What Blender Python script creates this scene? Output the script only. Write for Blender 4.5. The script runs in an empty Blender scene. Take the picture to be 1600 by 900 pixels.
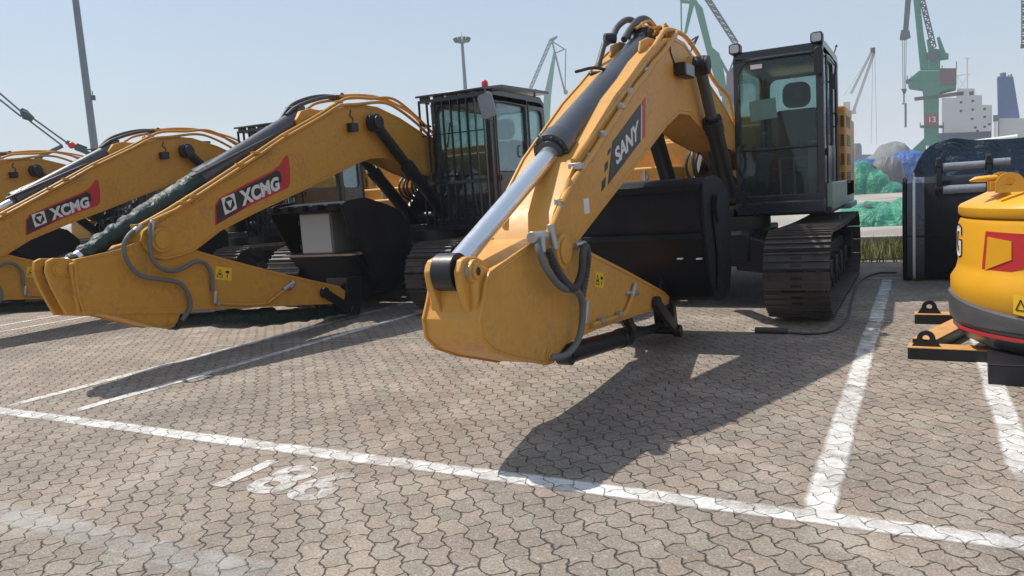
import bpy, math, random
from math import sin, cos, pi, radians, sqrt, atan2
from mathutils import Vector, Matrix, noise
random.seed(7)
S = bpy.context.scene
COL = S.collection
# ------------------------------------------------------------------ camera
cd = bpy.data.cameras.new('camera'); cam = bpy.data.objects.new('camera', cd); COL.objects.link(cam)
S.camera = cam
R_ = Vector((0.882202, 0.466337, -0.065186)); U_ = Vector((0.00148, 0.135691, 0.99075)); F_ = Vector((-0.470869, 0.874138, -0.119017))
M = Matrix((( R_.x, U_.x, -F_.x, 0), (R_.y, U_.y, -F_.y, 0), (R_.z, U_.z, -F_.z, 1.42), (0, 0, 0, 1)))
cam.matrix_world = M
cd.sensor_width = 36; cd.lens = 36 * 1197 / 1600; cd.clip_start = .05; cd.clip_end = 9000
# ------------------------------------------------------------------ world, sun, exposure
SUN = Vector((-0.58, 0.03, 1.0)).normalized()
W = bpy.data.worlds.new('World'); S.world = W; W.use_nodes = True
nt = W.node_tree; bg = nt.nodes['Background']
sky = nt.nodes.new('ShaderNodeTexSky'); sky.sky_type = 'NISHITA'; sky.sun_disc = False
sky.sun_elevation = math.asin(SUN.z); sky.sun_rotation = atan2(SUN.x, SUN.y)
sky.air_density = 1.3; sky.dust_density = 1.6; sky.ozone_density = 1.0; sky.altitude = 0
# thin milky overcast over the clear sky, slightly uneven
tcw = nt.nodes.new('ShaderNodeTexCoord'); mpw = nt.nodes.new('ShaderNodeMapping'); mpw.inputs['Scale'].default_value = (1, 1, 3.2)
nzw = nt.nodes.new('ShaderNodeTexNoise'); nzw.inputs['Scale'].default_value = 1.6; nzw.inputs['Detail'].default_value = 6; nzw.inputs['Roughness'].default_value = .55
rpw = nt.nodes.new('ShaderNodeMapRange'); rpw.inputs[1].default_value = .35; rpw.inputs[2].default_value = .7; rpw.inputs[3].default_value = .32; rpw.inputs[4].default_value = .72
mxw = nt.nodes.new('ShaderNodeMix'); mxw.data_type = 'RGBA'; mxw.inputs[7].default_value = (3.7, 4.6, 5.75, 1)
nt.links.new(tcw.outputs['Generated'], mpw.inputs[0]); nt.links.new(mpw.outputs[0], nzw.inputs['Vector']); nt.links.new(nzw.outputs['Fac'], rpw.inputs[0])
nt.links.new(rpw.outputs[0], mxw.inputs[0]); nt.links.new(sky.outputs[0], mxw.inputs[6]); nt.links.new(mxw.outputs[2], bg.inputs[0]); bg.inputs[1].default_value = 0.105
sl = bpy.data.lights.new('sun', 'SUN'); sl.energy = 3.9; sl.angle = radians(.9); sl.color = (1.0, .93, .84)
so = bpy.data.objects.new('sun', sl); COL.objects.link(so)
so.rotation_euler = SUN.to_track_quat('Z', 'Y').to_euler()
S.view_settings.view_transform = 'Standard'; S.view_settings.look = 'None'; S.view_settings.exposure = 0.3; S.view_settings.gamma = 1
S.view_settings.use_curve_mapping = False
S.cycles.volume_bounces = 1; S.cycles.max_bounces = 6; S.cycles.transparent_max_bounces = 12

# ------------------------------------------------------------------ node helpers
class G:
    def __init__(s, name):
        s.m = bpy.data.materials.new(name); s.m.use_nodes = True; s.t = s.m.node_tree
        s.bsdf = s.t.nodes['Principled BSDF']; s.out = s.t.nodes['Material Output']
    def n(s, typ, **k):
        x = s.t.nodes.new(typ)
        for a, b in k.items(): setattr(x, a, b)
        return x
    def put(s, sock, v):
        if hasattr(v, 'links'): s.t.links.new(v, sock)
        elif v is not None: sock.default_value = v
    def math(s, op, a, b=None, c=None, clamp=False):
        x = s.n('ShaderNodeMath', operation=op, use_clamp=clamp)
        s.put(x.inputs[0], a)
        if b is not None: s.put(x.inputs[1], b)
        if c is not None: s.put(x.inputs[2], c)
        return x.outputs[0]
    def pos(s, obj=False):
        return s.n('ShaderNodeTexCoord').outputs['Object'] if obj else s.n('ShaderNodeNewGeometry').outputs['Position']
    def noise(s, vec, scale, detail=4, rough=.55, dist=0):
        x = s.n('ShaderNodeTexNoise'); s.put(x.inputs['Vector'], vec)
        x.inputs['Scale'].default_value = scale; x.inputs['Detail'].default_value = detail
        x.inputs['Roughness'].default_value = rough; x.inputs['Distortion'].default_value = dist
        return x.outputs['Fac']
    def ramp(s, f, stops):
        x = s.n('ShaderNodeValToRGB'); s.put(x.inputs[0], f); e = x.color_ramp.elements
        while len(e) < len(stops): e.new(.5)
        for i, (p, c) in enumerate(stops):
            e[i].position = p; e[i].color = (c, c, c, 1) if isinstance(c, (int, float)) else (*c, 1)
        return x.outputs[0]
    def mix(s, f, a, b, mode='MIX'):
        x = s.n('ShaderNodeMix', data_type='RGBA', blend_type=mode); s.put(x.inputs[0], f)
        for i, v in ((6, a), (7, b)): s.put(x.inputs[i], (*v, 1) if isinstance(v, tuple) and len(v) == 3 else v)
        return x.outputs[2]
    def bump(s, h, st=.3, d=.01):
        x = s.n('ShaderNodeBump'); x.inputs['Strength'].default_value = st; x.inputs['Distance'].default_value = d
        s.put(x.inputs['Height'], h); s.t.links.new(x.outputs[0], s.bsdf.inputs['Normal']); return x
    def set(s, **k):
        for a, b in k.items():
            a = {'color': 'Base Color', 'rough': 'Roughness', 'metal': 'Metallic', 'spec': 'Specular IOR Level', 'coat': 'Coat Weight', 'coatr': 'Coat Roughness', 'alpha': 'Alpha'}.get(a, a)
            if isinstance(b, tuple) and len(b) == 3: b = (*b, 1)
            s.put(s.bsdf.inputs[a], b)
        return s
def paint(name, c, rough=.4, metal=0, var=.12, dirt=.25, dirtc=(.16, .12, .08), coat=0, bump=.05, spec=.5, bs=60):
    g = G(name); p = g.pos(True)
    a = g.noise(p, 3.1, 5); b = g.noise(p, 23, 4)
    base = g.mix(g.ramp(a, [(.3, 0), (.7, 1)]), tuple(x * (1 - var) for x in c), tuple(min(1, x * (1 + var)) for x in c))
    d = g.math('MULTIPLY', g.ramp(g.math('MULTIPLY', a, g.math('ADD', b, .35)), [(.4, 0), (.62, 1)]), dirt)
    col = g.mix(d, base, dirtc)
    g.set(color=col, rough=g.math('ADD', g.math('MULTIPLY', b, .25), rough - .1), metal=metal, coat=coat, coatr=.15, spec=spec)
    if bump: g.bump(g.noise(p, bs, 3), bump, .004)
    return g.m
mt = {}
mt['yellow'] = paint('yellow_paint', (.64, .32, .062), .44, var=.09, dirt=.4, dirtc=(.27, .17, .08), coat=.05, spec=.4)
mt['amber'] = paint('amber_paint', (.57, .282, .042), .46, var=.1, dirt=.42, dirtc=(.2, .125, .06), coat=.0, spec=.35)
mt['bright_yellow'] = paint('bright_yellow_paint', (.74, .37, .018), .36, var=.05, dirt=.12, dirtc=(.4, .25, .08), coat=.2, bump=.0)
mt['black'] = paint('black_paint', (.006, .0078, .0115), .42, var=.25, dirt=.25, dirtc=(.022, .022, .022), coat=.1)
mt['cabblack'] = paint('cab_black_paint', (.009, .015, .024), .28, var=.15, dirt=.12, dirtc=(.03, .03, .03), coat=.3)
mt['bucket'] = paint('bucket_steel_paint', (.0065, .0085, .0135), .5, var=.35, dirt=.5, dirtc=(.016, .014, .014), bump=.3, spec=.2, bs=18)
mt['cylinder'] = paint('cylinder_grey_paint', (.05, .055, .065), .32, var=.15, dirt=.15, dirtc=(.1, .1, .1), coat=.2)
mt['chrome'] = paint('chrome_rod', (.78, .8, .84), .2, metal=.85, var=.02, dirt=.05, dirtc=(.5, .5, .5), bump=0)
mt['steel'] = paint('galvanised_steel', (.45, .45, .44), .4, metal=.7, var=.2, dirt=.3, bump=.1)
mt['track'] = paint('track_steel', (.085, .075, .067), .55, metal=.25, var=.35, dirt=.5, dirtc=(.11, .085, .07), bump=.3, bs=30)
mt['rubber'] = paint('hose_rubber', (.045, .045, .045), .5, var=.2, dirt=.3, dirtc=(.12, .11, .1), bump=.1)
mt['greyhose'] = paint('grey_hose_sleeve', (.13, .135, .13), .55, var=.15, dirt=.3, dirtc=(.2, .18, .15), bump=.1)
mt['grey'] = paint('grey_plastic', (.16, .18, .18), .5, var=.1, dirt=.3, dirtc=(.2, .18, .15))
mt['film'] = paint('pale_green_film', (.22, .31, .27), .3, var=.15, dirt=.3, dirtc=(.3, .3, .26), bump=.5, bs=14)
mt['white'] = paint('white_paint', (.75, .75, .73), .45, var=.05, dirt=.2, dirtc=(.4, .38, .35))
mt['lamp'] = paint('lamp_lens', (.5, .52, .55), .15, var=.05, dirt=.1, coat=.5)
mt['red'] = paint('red_vinyl', (.5, .03, .035), .4, var=.06, dirt=.05, bump=0)
mt['vinyl'] = paint('black_vinyl', (.02, .022, .028), .4, var=.1, dirt=.1, bump=0)
mt['maroon'] = paint('maroon_vinyl', (.1, .015, .03), .4, var=.1, dirt=.05, bump=0)
mt['white_vinyl'] = paint('white_vinyl', (.72, .72, .72), .4, var=.04, dirt=.06, bump=0)
mt['notice'] = paint('notice_paper', (.85, .85, .85), .7, var=.04, dirt=.05, bump=0)
mt['sticker'] = paint('yellow_sticker', (.8, .5, .03), .4, var=.03, dirt=.05, bump=0)
mt['seat'] = paint('seat_fabric', (.02, .022, .026), .85, var=.2, dirt=.1, bump=.4)
mt['beacon'] = paint('red_beacon', (.7, .04, .03), .3, var=.05, dirt=.05)
mt['ochre'] = paint('ochre_top', (.62, .32, .1), .55, var=.2, dirt=.5, dirtc=(.2, .1, .05))
mt['skirt'] = paint('grey_bumper_plastic', (.085, .088, .095), .3, var=.06, dirt=.08, coat=.3, bump=0)
mt['concrete'] = paint('concrete', (.36, .33, .3), .85, var=.2, dirt=.4, dirtc=(.15, .13, .11), bump=.4, bs=40)
mt['pole'] = paint('galvanised_pole', (.2, .24, .27), .5, metal=.2, var=.1, dirt=.1)
mt['crane'] = paint('sea_green_crane_paint', (.05, .25, .17), .55, var=.15, dirt=.3, dirtc=(.12, .16, .15), bump=0)
mt['crane_dark'] = paint('dark_crane_steel', (.09, .13, .13), .6, var=.2, dirt=.3, bump=0)
mt['crane_house'] = paint('maroon_crane_house', (.16, .1, .11), .6, var=.1, dirt=.3, bump=0)
mt['crane_red'] = paint('red_number_band', (.38, .06, .08), .6, var=.08, dirt=.2, bump=0)
mt['ship_white'] = paint('ship_white_paint', (.62, .63, .62), .55, var=.06, dirt=.35, dirtc=(.45, .42, .38), bump=0)
mt['ship_blue'] = paint('ship_blue_paint', (.025, .085, .26), .5, var=.12, dirt=.3, dirtc=(.08, .1, .14), bump=0)
mt['silo'] = paint('grey_silo', (.25, .28, .3), .7, var=.1, dirt=.2, bump=0)
mt['wood'] = paint('tan_timber', (.28, .22, .16), .8, var=.3, dirt=.4, bump=.4)
mt['orange'] = paint('orange_tag', (.65, .2, .08), .6, var=.1, dirt=.2)
def cloth(name, c, rough=.5, spec=.5, fold=9, st=.6, crumple=0, vary=.2):
    g = G(name); p = g.pos(True)
    a = g.noise(p, fold, 5, .6, 1.2); b = g.noise(p, fold * 5, 3)
    g.set(color=g.mix(g.ramp(b, [(.35, 0), (.65, 1)]), tuple(x * (1 - vary) for x in c), tuple(x * (1 + vary * .8) for x in c)), rough=rough, spec=spec)
    h = g.math('ADD', a, g.math('MULTIPLY', b, .15))
    if crumple:   # angular creases of stiff sheeting
        for sc_, am in ((crumple, 1.6), (crumple * 2.7, .7)):
            wv = g.n('ShaderNodeTexNoise'); g.put(wv.inputs['Vector'], p); wv.inputs['Scale'].default_value = sc_ * .8
            mv = g.n('ShaderNodeMix', data_type='RGBA', blend_type='ADD'); mv.inputs[0].default_value = .6 / sc_; g.put(mv.inputs[6], p); g.put(mv.inputs[7], wv.outputs['Color'])
            vo = g.n('ShaderNodeTexVoronoi'); vo.inputs['Scale'].default_value = sc_; g.put(vo.inputs['Vector'], mv.outputs[2]); h = g.math('ADD', h, g.math('MULTIPLY', vo.outputs['Distance'], am))
    g.bump(h, st, .06 if not crumple else .22); return g.m
mt['tarp_green'] = cloth('green_tarpaulin', (.03, .24, .145), .4, fold=2.2, st=.75, crumple=.55)
mt['tarp_dkgreen'] = cloth('dark_green_tarpaulin', (.007, .034, .029), .45, fold=7)
mt['tarp_navy'] = cloth('navy_tarpaulin', (.026, .06, .105), .6, fold=3, st=.5, crumple=.9)
mt['tarp_blue'] = cloth('blue_tarpaulin', (.018, .09, .3), .55, fold=1.5, st=.8, crumple=.7)
mt['tarp_grey'] = cloth('grey_tarpaulin', (.13, .13, .14), .6, fold=4)
mt['net'] = cloth('grey_net_cover', (.17, .18, .18), .8, fold=1.2)
mt['wrap'] = cloth('plastic_film', (.24, .26, .29), .3, fold=7, st=.35, vary=.07)
mt['film_band'] = cloth('thin_plastic_film', (.07, .08, .1), .25, fold=7, st=.4, vary=.07)
def glass(name, tint, a=.5, rough=.03):
    g = G(name); tr = g.n('ShaderNodeBsdfTransparent'); tr.inputs[0].default_value = (*tint, 1)
    gl = g.n('ShaderNodeBsdfGlossy'); gl.inputs['Roughness'].default_value = rough; gl.inputs[0].default_value = (.9, .95, 1, 1)
    df = g.n('ShaderNodeBsdfDiffuse'); df.inputs[0].default_value = (.25, .3, .3, 1)
    fr = g.n('ShaderNodeFresnel'); fr.inputs[0].default_value = 1.5
    m0 = g.n('ShaderNodeMixShader'); g.put(m0.inputs[0], g.ramp(g.noise(g.pos(True), 4, 4), [(.35, .05), (.75, .14)]))
    g.t.links.new(tr.outputs[0], m0.inputs[1]); g.t.links.new(df.outputs[0], m0.inputs[2])
    m1 = g.n('ShaderNodeMixShader'); g.put(m1.inputs[0], g.math('MULTIPLY', fr.outputs[0], a * 2, clamp=True))
    g.t.links.new(m0.outputs[0], m1.inputs[1]); g.t.links.new(gl.outputs[0], m1.inputs[2])
    g.t.links.new(m1.outputs[0], g.out.inputs[0]); return g.m
mt['glass'] = glass('tinted_cab_glass', (.72, .83, .81), .3)

# ---- interlocking pavers: shared node graph (joint mask, per-block random)
def paver(g):
    p = g.pos(); a = .101; ang = radians(44.1)
    sx = g.n('ShaderNodeSeparateXYZ'); g.put(sx.inputs[0], p)
    # gentle unevenness of the laid rows
    nz = g.n('ShaderNodeTexNoise'); g.put(nz.inputs['Vector'], p); nz.inputs['Scale'].default_value = 1.3; nz.inputs['Detail'].default_value = 2
    nf = g.n('ShaderNodeTexNoise'); g.put(nf.inputs['Vector'], p); nf.inputs['Scale'].default_value = 22; nf.inputs['Detail'].default_value = 2
    sn = g.n('ShaderNodeSeparateColor'); g.put(sn.inputs[0], nz.outputs['Color'])
    sf = g.n('ShaderNodeSeparateColor'); g.put(sf.inputs[0], nf.outputs['Color'])
    def warp(base, c): return g.math('ADD', base, g.math('ADD', g.math('MULTIPLY', g.math('SUBTRACT', sn.outputs[c], .5), .10), g.math('MULTIPLY', g.math('SUBTRACT', sf.outputs[c], .5), .032)))
    X = warp(sx.outputs[0], 0); Y = warp(sx.outputs[1], 1)
    u = g.math('ADD', g.math('MULTIPLY', X, cos(ang) / a), g.math('MULTIPLY', Y, sin(ang) / a))     # across the columns
    v = g.math('ADD', g.math('MULTIPLY', X, -sin(ang) / a), g.math('MULTIPLY', Y, cos(ang) / a))    # along the columns
    def zig(t, amp, per=1.0):   # zigzag joint line
        s_ = g.math('SINE', g.math('MULTIPLY', t, 2 * pi / per)); s3 = g.math('SINE', g.math('MULTIPLY', t, 6 * pi / per))
        return g.math('MULTIPLY', g.math('SUBTRACT', s_, g.math('MULTIPLY', s3, .12)), amp)
    u2 = g.math('ADD', u, zig(v, .125, 1.5)); i = g.math('FLOOR', u2); fu = g.math('FRACT', u2)
    odd = g.math('MULTIPLY', g.math('FRACT', g.math('MULTIPLY', i, .5)), 2)            # every other column is shifted by half a block
    wc = g.n('ShaderNodeTexWhiteNoise', noise_dimensions='1D'); g.put(wc.inputs['W'], i)
    v2 = g.math('ADD', g.math('ADD', g.math('MULTIPLY', g.math('ADD', v, zig(u, .11, 2.0)), 1 / 1.5), g.math('MULTIPLY', odd, .5)), g.math('MULTIPLY', wc.outputs['Value'], .12))
    j = g.math('FLOOR', v2); fv = g.math('FRACT', v2)
    du = g.math('MINIMUM', fu, g.math('SUBTRACT', 1, fu)); dv = g.math('MULTIPLY', g.math('MINIMUM', fv, g.math('SUBTRACT', 1, fv)), 1.5)
    d = g.math('MINIMUM', du, dv); bi, bj = i, j
    g.fu, g.fv = fu, fv
    cx = g.n('ShaderNodeCombineXYZ'); g.put(cx.inputs[0], bi); g.put(cx.inputs[1], bj)
    wn = g.n('ShaderNodeTexWhiteNoise', noise_dimensions='2D'); g.put(wn.inputs['Vector'], cx.outputs[0])
    return p, d, wn
def ground_mat():
    g = G('interlocking_pavers'); p, d, wn = paver(g)
    big = g.noise(p, .35, 5, .6); mid = g.noise(p, 2.2, 5, .6); fine = g.noise(p, 90, 4, .7); grit = g.noise(p, 320, 2, .7)
    width = g.math('ADD', .004, g.math('MULTIPLY', g.ramp(g.noise(p, 6.5, 5, .75), [(.35, 0), (.75, 1)]), .13))
    j = g.math('SUBTRACT', 1, g.math('SMOOTH_MIN', g.math('DIVIDE', d, width), 1, .2), clamp=True)
    rnd = wn.outputs['Value']; sc = g.n('ShaderNodeSeparateColor'); g.put(sc.inputs[0], wn.outputs['Color'])
    c = g.mix(g.ramp(big, [(.35, 0), (.65, 1)]), (.205, .168, .14), (.27, .226, .188))
    c = g.mix(g.ramp(rnd, [(0, 0), (1, 1)]), g.mix(1.0, c, (.88, .88, .885), 'MULTIPLY'), g.mix(1.0, c, (1.1, 1.09, 1.07), 'MULTIPLY'))
    c = g.mix(g.ramp(sc.outputs[1], [(.8, 0), (.95, .3)]), c, (.25, .19, .155))
    c = g.mix(g.ramp(sc.outputs[2], [(.78, 0), (.95, .35)]), c, (.2, .215, .165))
    c = g.mix(g.ramp(mid, [(.48, 0), (.68, .5)]), c, (.4, .355, .305))          # pale dusting
    c = g.mix(g.ramp(g.noise(p, .9, 6, .65), [(.46, 0), (.64, .6)]), c, (.15, .135, .12))   # grime patches
    c = g.mix(g.ramp(g.math('ADD', fine, g.math('MULTIPLY', grit, .5)), [(.5, 0), (.92, 1)]), g.mix(1.0, c, (.5, .5, .5), 'MULTIPLY'), g.mix(1.0, c, (1.55, 1.54, 1.5), 'MULTIPLY'))
    c = g.mix(g.ramp(g.noise(p, 38, 5, .75), [(.54, 0), (.68, .7)]), c, (.46, .43, .385))
    c = g.mix(g.ramp(g.noise(p, 1.7, 6, .7, .6), [(.6, 0), (.7, .4)]), c, (.11, .1, .09))
    c = g.mix(g.math('MULTIPLY', j, .9), c, (.032, .027, .022))
    g.set(color=c, rough=.82, spec=.3)
    tilt = g.math('ADD', g.math('MULTIPLY', g.math('SUBTRACT', sc.outputs[0], .5), g.fu), g.math('MULTIPLY', g.math('SUBTRACT', sc.outputs[1], .5), g.fv))
    h = g.math('ADD', g.math('ADD', g.math('SUBTRACT', 1, j), g.math('MULTIPLY', tilt, .9)), g.math('ADD', g.math('MULTIPLY', rnd, .35), g.math('ADD', g.math('MULTIPLY', fine, .3), g.math('MULTIPLY', grit, .15))))
    g.bump(h, .9, .008); return g.m
mt['ground'] = ground_mat()
def line_mat(name, wear0, wear1, col=(.8, .79, .76), op=1.0):
    g = G(name); p, d, wn = paver(g)
    mid = g.noise(p, 7, 6, .7); fine = g.noise(p, 70, 4, .7); lo = g.noise(p, 1.1, 3)
    j = g.ramp(d, [(.012, .15), (.05, 1)])
    w = g.ramp(g.math('ADD', g.math('ADD', g.math('MULTIPLY', mid, .55), g.math('MULTIPLY', fine, .25)), g.math('ADD', g.math('MULTIPLY', wn.outputs['Value'], .12), g.math('MULTIPLY', lo, .3))), [(wear0, 0), (wear1, 1)])
    # edges that have frayed: attribute stored on the sheet (0 at its edge, 1 inside)
    e = g.n('ShaderNodeAttribute', attribute_name='edge').outputs['Fac']
    ef = g.ramp(g.math('ADD', e, g.math('MULTIPLY', g.math('SUBTRACT', mid, .5), .9)), [(.1, 0), (.75, 1)])
    al = g.math('MULTIPLY', g.math('MULTIPLY', g.math('MULTIPLY', j, w), ef), op)
    g.set(color=g.mix(fine, tuple(x * .86 for x in col), col), rough=.75, alpha=al); return g.m
mt['line'] = line_mat('worn_white_road_paint', .38, .68, op=.88)
mt['line_faded'] = line_mat('faded_white_road_paint', .46, .72, (.5, .49, .46), .62)
mt['line_num'] = line_mat('worn_white_stencil_paint', .46, .68, op=.72)

# ------------------------------------------------------------------ mesh helpers
class MB:
    def __init__(s): s.v = []; s.f = []; s.m = []; s.k = 0
    def mat(s, k): s.k = k; return s
    def add(s, v, f):
        o = len(s.v); s.v += [tuple(x) for x in v]; s.f += [tuple(i + o for i in q) for q in f]; s.m += [s.k] * len(f); return s
    def box(s, a, b, rot=None, piv=None):
        x0, y0, z0 = a; x1, y1, z1 = b
        v = [Vector(q) for q in ((x0, y0, z0), (x1, y0, z0), (x1, y1, z0), (x0, y1, z0), (x0, y0, z1), (x1, y0, z1), (x1, y1, z1), (x0, y1, z1))]
        if rot is not None:
            c = Vector(piv) if piv else (v[0] + v[6]) / 2
            v = [c + rot @ (q - c) for q in v]
        return s.add(v, [(3, 2, 1, 0), (4, 5, 6, 7), (0, 1, 5, 4), (1, 2, 6, 5), (2, 3, 7, 6), (3, 0, 4, 7)])
    def prism(s, poly, a, b, ax='x'):   # polygon in the plane across axis ax, from a to b
        n = len(poly)
        mk = {'x': lambda p, t: (t, p[0], p[1]), 'y': lambda p, t: (p[0], t, p[1]), 'z': lambda p, t: (p[0], p[1], t)}[ax]
        v = [mk(p, a) for p in poly] + [mk(p, b) for p in poly]
        area = sum(poly[i][0] * poly[(i + 1) % n][1] - poly[(i + 1) % n][0] * poly[i][1] for i in range(n))
        flip = (area < 0) != (b < a) != (ax == 'y')
        f = [tuple(range(n))[::-1], tuple(range(n, 2 * n))] + [(i, (i + 1) % n, n + (i + 1) % n, n + i) for i in range(n)]
        if flip: f = [q[::-1] for q in f]
        return s.add(v, f)
    def tube(s, pts, r, n=10, cap=True, flat=None):
        P = [Vector(p) for p in pts]; N = len(P); rr = r if isinstance(r, (list, tuple)) else [r] * N
        v = []; up = None
        for i in range(N):
            t = (P[min(i + 1, N - 1)] - P[max(i - 1, 0)]).normalized()
            if up is None:
                up = Vector((0, 0, 1)) if abs(t.z) < .9 else Vector((1, 0, 0))
            up = (up - t * up.dot(t)).normalized(); sd = t.cross(up)
            for k in range(n):
                a = 2 * pi * k / n
                v.append(P[i] + (sd * cos(a) + up * sin(a)) * rr[i])
        f = [(i * n + k, i * n + (k + 1) % n, (i + 1) * n + (k + 1) % n, (i + 1) * n + k) for i in range(N - 1) for k in range(n)]
        if cap: f += [tuple(range(n))[::-1], tuple(range((N - 1) * n, N * n))]
        return s.add(v, f)
    def cyl(s, a, b, r, n=20, r2=None): return s.tube([a, b], [r, r if r2 is None else r2], n)
    def beam(s, a, b, w, h=None, up=(0, 0, 1)):   # rectangular bar
        a, b = Vector(a), Vector(b); h = h or w; t = (b - a).normalized(); u = Vector(up)
        if abs(t.dot(u)) > .98: u = Vector((0, 1, 0))
        sd = t.cross(u).normalized(); u = sd.cross(t)
        v = [p + sd * (i * w / 2) + u * (j * h / 2) for p in (a, b) for i, j in ((-1, -1), (1, -1), (1, 1), (-1, 1))]
        return s.add(v, [(3, 2, 1, 0), (4, 5, 6, 7), (0, 1, 5, 4), (1, 2, 6, 5), (2, 3, 7, 6), (3, 0, 4, 7)])
    def lathe(s, prof, c, n=48, a0=0, a1=2 * pi, sx=1, sy=1, p=2):
        full = abs(a1 - a0 - 2 * pi) < 1e-6; m = n if full else n + 1; v = []
        for k in range(m):
            a = a0 + (a1 - a0) * k / n; ca, sa = cos(a), sin(a)
            q = (abs(ca) ** p + abs(sa) ** p) ** (-1 / p)
            for r, z in prof: v.append((c[0] + r * q * ca * sx, c[1] + r * q * sa * sy, c[2] + z))
        L = len(prof); f = []
        for k in range(n):
            k2 = (k + 1) % m
            for i in range(L - 1): f.append((k * L + i, k2 * L + i, k2 * L + i + 1, k * L + i + 1))
        return s.add(v, f)
    def ring(s, o, i, a, b, ax='y'):   # frame between two outlines with the same number of points
        n = len(o); mk = {'x': lambda p, t: (t, p[0], p[1]), 'y': lambda p, t: (p[0], t, p[1]), 'z': lambda p, t: (p[0], p[1], t)}[ax]
        v = [mk(p, a) for p in o] + [mk(p, a) for p in i] + [mk(p, b) for p in o] + [mk(p, b) for p in i]; f = []
        for k in range(n):
            q = (k + 1) % n
            f += [(k, q, n + q, n + k), (2 * n + k, 3 * n + k, 3 * n + q, 2 * n + q), (k, 2 * n + k, 2 * n + q, q), (n + k, n + q, 3 * n + q, 3 * n + k)]
        return s.add(v, f)
    def sphere(s, c, r, n=12, sz=1):
        prof = [(r * sin(pi * k / n), -r * sz * cos(pi * k / n)) for k in range(n + 1)]
        prof[0] = (1e-4, prof[0][1]); prof[-1] = (1e-4, prof[-1][1]); return s.lathe(prof, c, n * 2)
def rrect(x0, x1, z0, z1, r, n=5):
    r = r if isinstance(r, (list, tuple)) else [r] * 4
    o = []
    for k, (cx, cz, a) in enumerate(((x1, z0, -pi / 2), (x1, z1, 0), (x0, z1, pi / 2), (x0, z0, pi))):
        q = r[k]; ox = cx + (-q if cx == x1 else q); oz = cz + (-q if cz == z1 else q)
        for i in range(n + 1): o.append((ox + q * cos(a + pi / 2 * i / n), oz + q * sin(a + pi / 2 * i / n)))
    return o
def smooth(pts, k=6):
    P = [Vector(p) for p in pts]; o = []
    P = [P[0] * 2 - P[1]] + P + [P[-1] * 2 - P[-2]]
    for i in range(1, len(P) - 2):
        for j in range(k):
            t = j / k; o.append(.5 * ((2 * P[i]) + (P[i + 1] - P[i - 1]) * t + (2 * P[i - 1] - 5 * P[i] + 4 * P[i + 1] - P[i + 2]) * t * t + (3 * P[i] - P[i - 1] - 3 * P[i + 1] + P[i + 2]) * t ** 3))
    o.append(P[-2]); return o
def X3(x, yz): return [(x, a, b) for a, b in yz] if not isinstance(x, (list, tuple)) else [(x[i], a, b) for i, (a, b) in enumerate(yz)]
def inset(poly, d):
    n = len(poly); area = sum(poly[i][0] * poly[(i + 1) % n][1] - poly[(i + 1) % n][0] * poly[i][1] for i in range(n)); sg = 1 if area > 0 else -1; o = []
    for i in range(n):
        a, b, c = Vector(poly[i - 1]), Vector(poly[i]), Vector(poly[(i + 1) % n])
        t = ((b - a).normalized() + (c - b).normalized()); t = t.normalized() if t.length > 1e-6 else (c - b).normalized()
        o.append((b.x - t.y * d * sg, b.y + t.x * d * sg))
    return o
def girder(poly, cx, hw, d=.012, t=.016):
    return MB().prism(inset(poly, d), cx - hw + t * .5, cx + hw - t * .5).prism(poly, cx + hw - t, cx + hw).prism(poly, cx - hw, cx - hw + t)
import bmesh
def pieces(mb):
    n = len(mb.v); par = list(range(n))
    def find(a):
        while par[a] != a: par[a] = par[par[a]]; a = par[a]
        return a
    for f in mb.f:
        for a, b in zip(f, f[1:]):
            a, b = find(a), find(b)
            if a != b: par[b] = a
    isl = {}
    for i in range(n): isl.setdefault(find(i), []).append(i)
    K = list(isl); bb = []
    for k in K:
        p = [mb.v[i] for i in isl[k]]; bb.append(([min(q[d] for q in p) for d in range(3)], [max(q[d] for q in p) for d in range(3)]))
    if len(K) > 400: return [mb]
    sz = [max(b[1][d] - b[0][d] for d in range(3)) for b in bb]; g_ = list(range(len(K)))
    def fg(a):
        while g_[a] != a: a = g_[a]
        return a
    for i in range(len(K)):
        for j in range(i):
            gap = sqrt(sum(max(0, bb[i][0][d] - bb[j][1][d], bb[j][0][d] - bb[i][1][d]) ** 2 for d in range(3)))
            if gap <= max(.02, .5 * max(sz[i], sz[j])) * .97:
                a, b = fg(i), fg(j)
                if a != b: g_[b] = a
    grp = {}
    for i, k in enumerate(K): grp.setdefault(fg(i), []).append(k)
    if len(grp) == 1: return [mb]
    out = []
    for ks in grp.values():
        idx = {}; m = MB()
        for k in ks:
            for i in isl[k]: idx[i] = len(m.v); m.v.append(mb.v[i])
        for f, q in zip(mb.f, mb.m):
            if f[0] in idx: m.f.append(tuple(idx[i] for i in f)); m.m.append(q)
        out.append(m)
    return out
def part(name, mb, mats, parent=None, **k):
    r = None
    for m in (pieces(mb) if parent else [mb]):
        o = part1(name, m, mats, parent, **k); r = r or o
    return r
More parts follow.
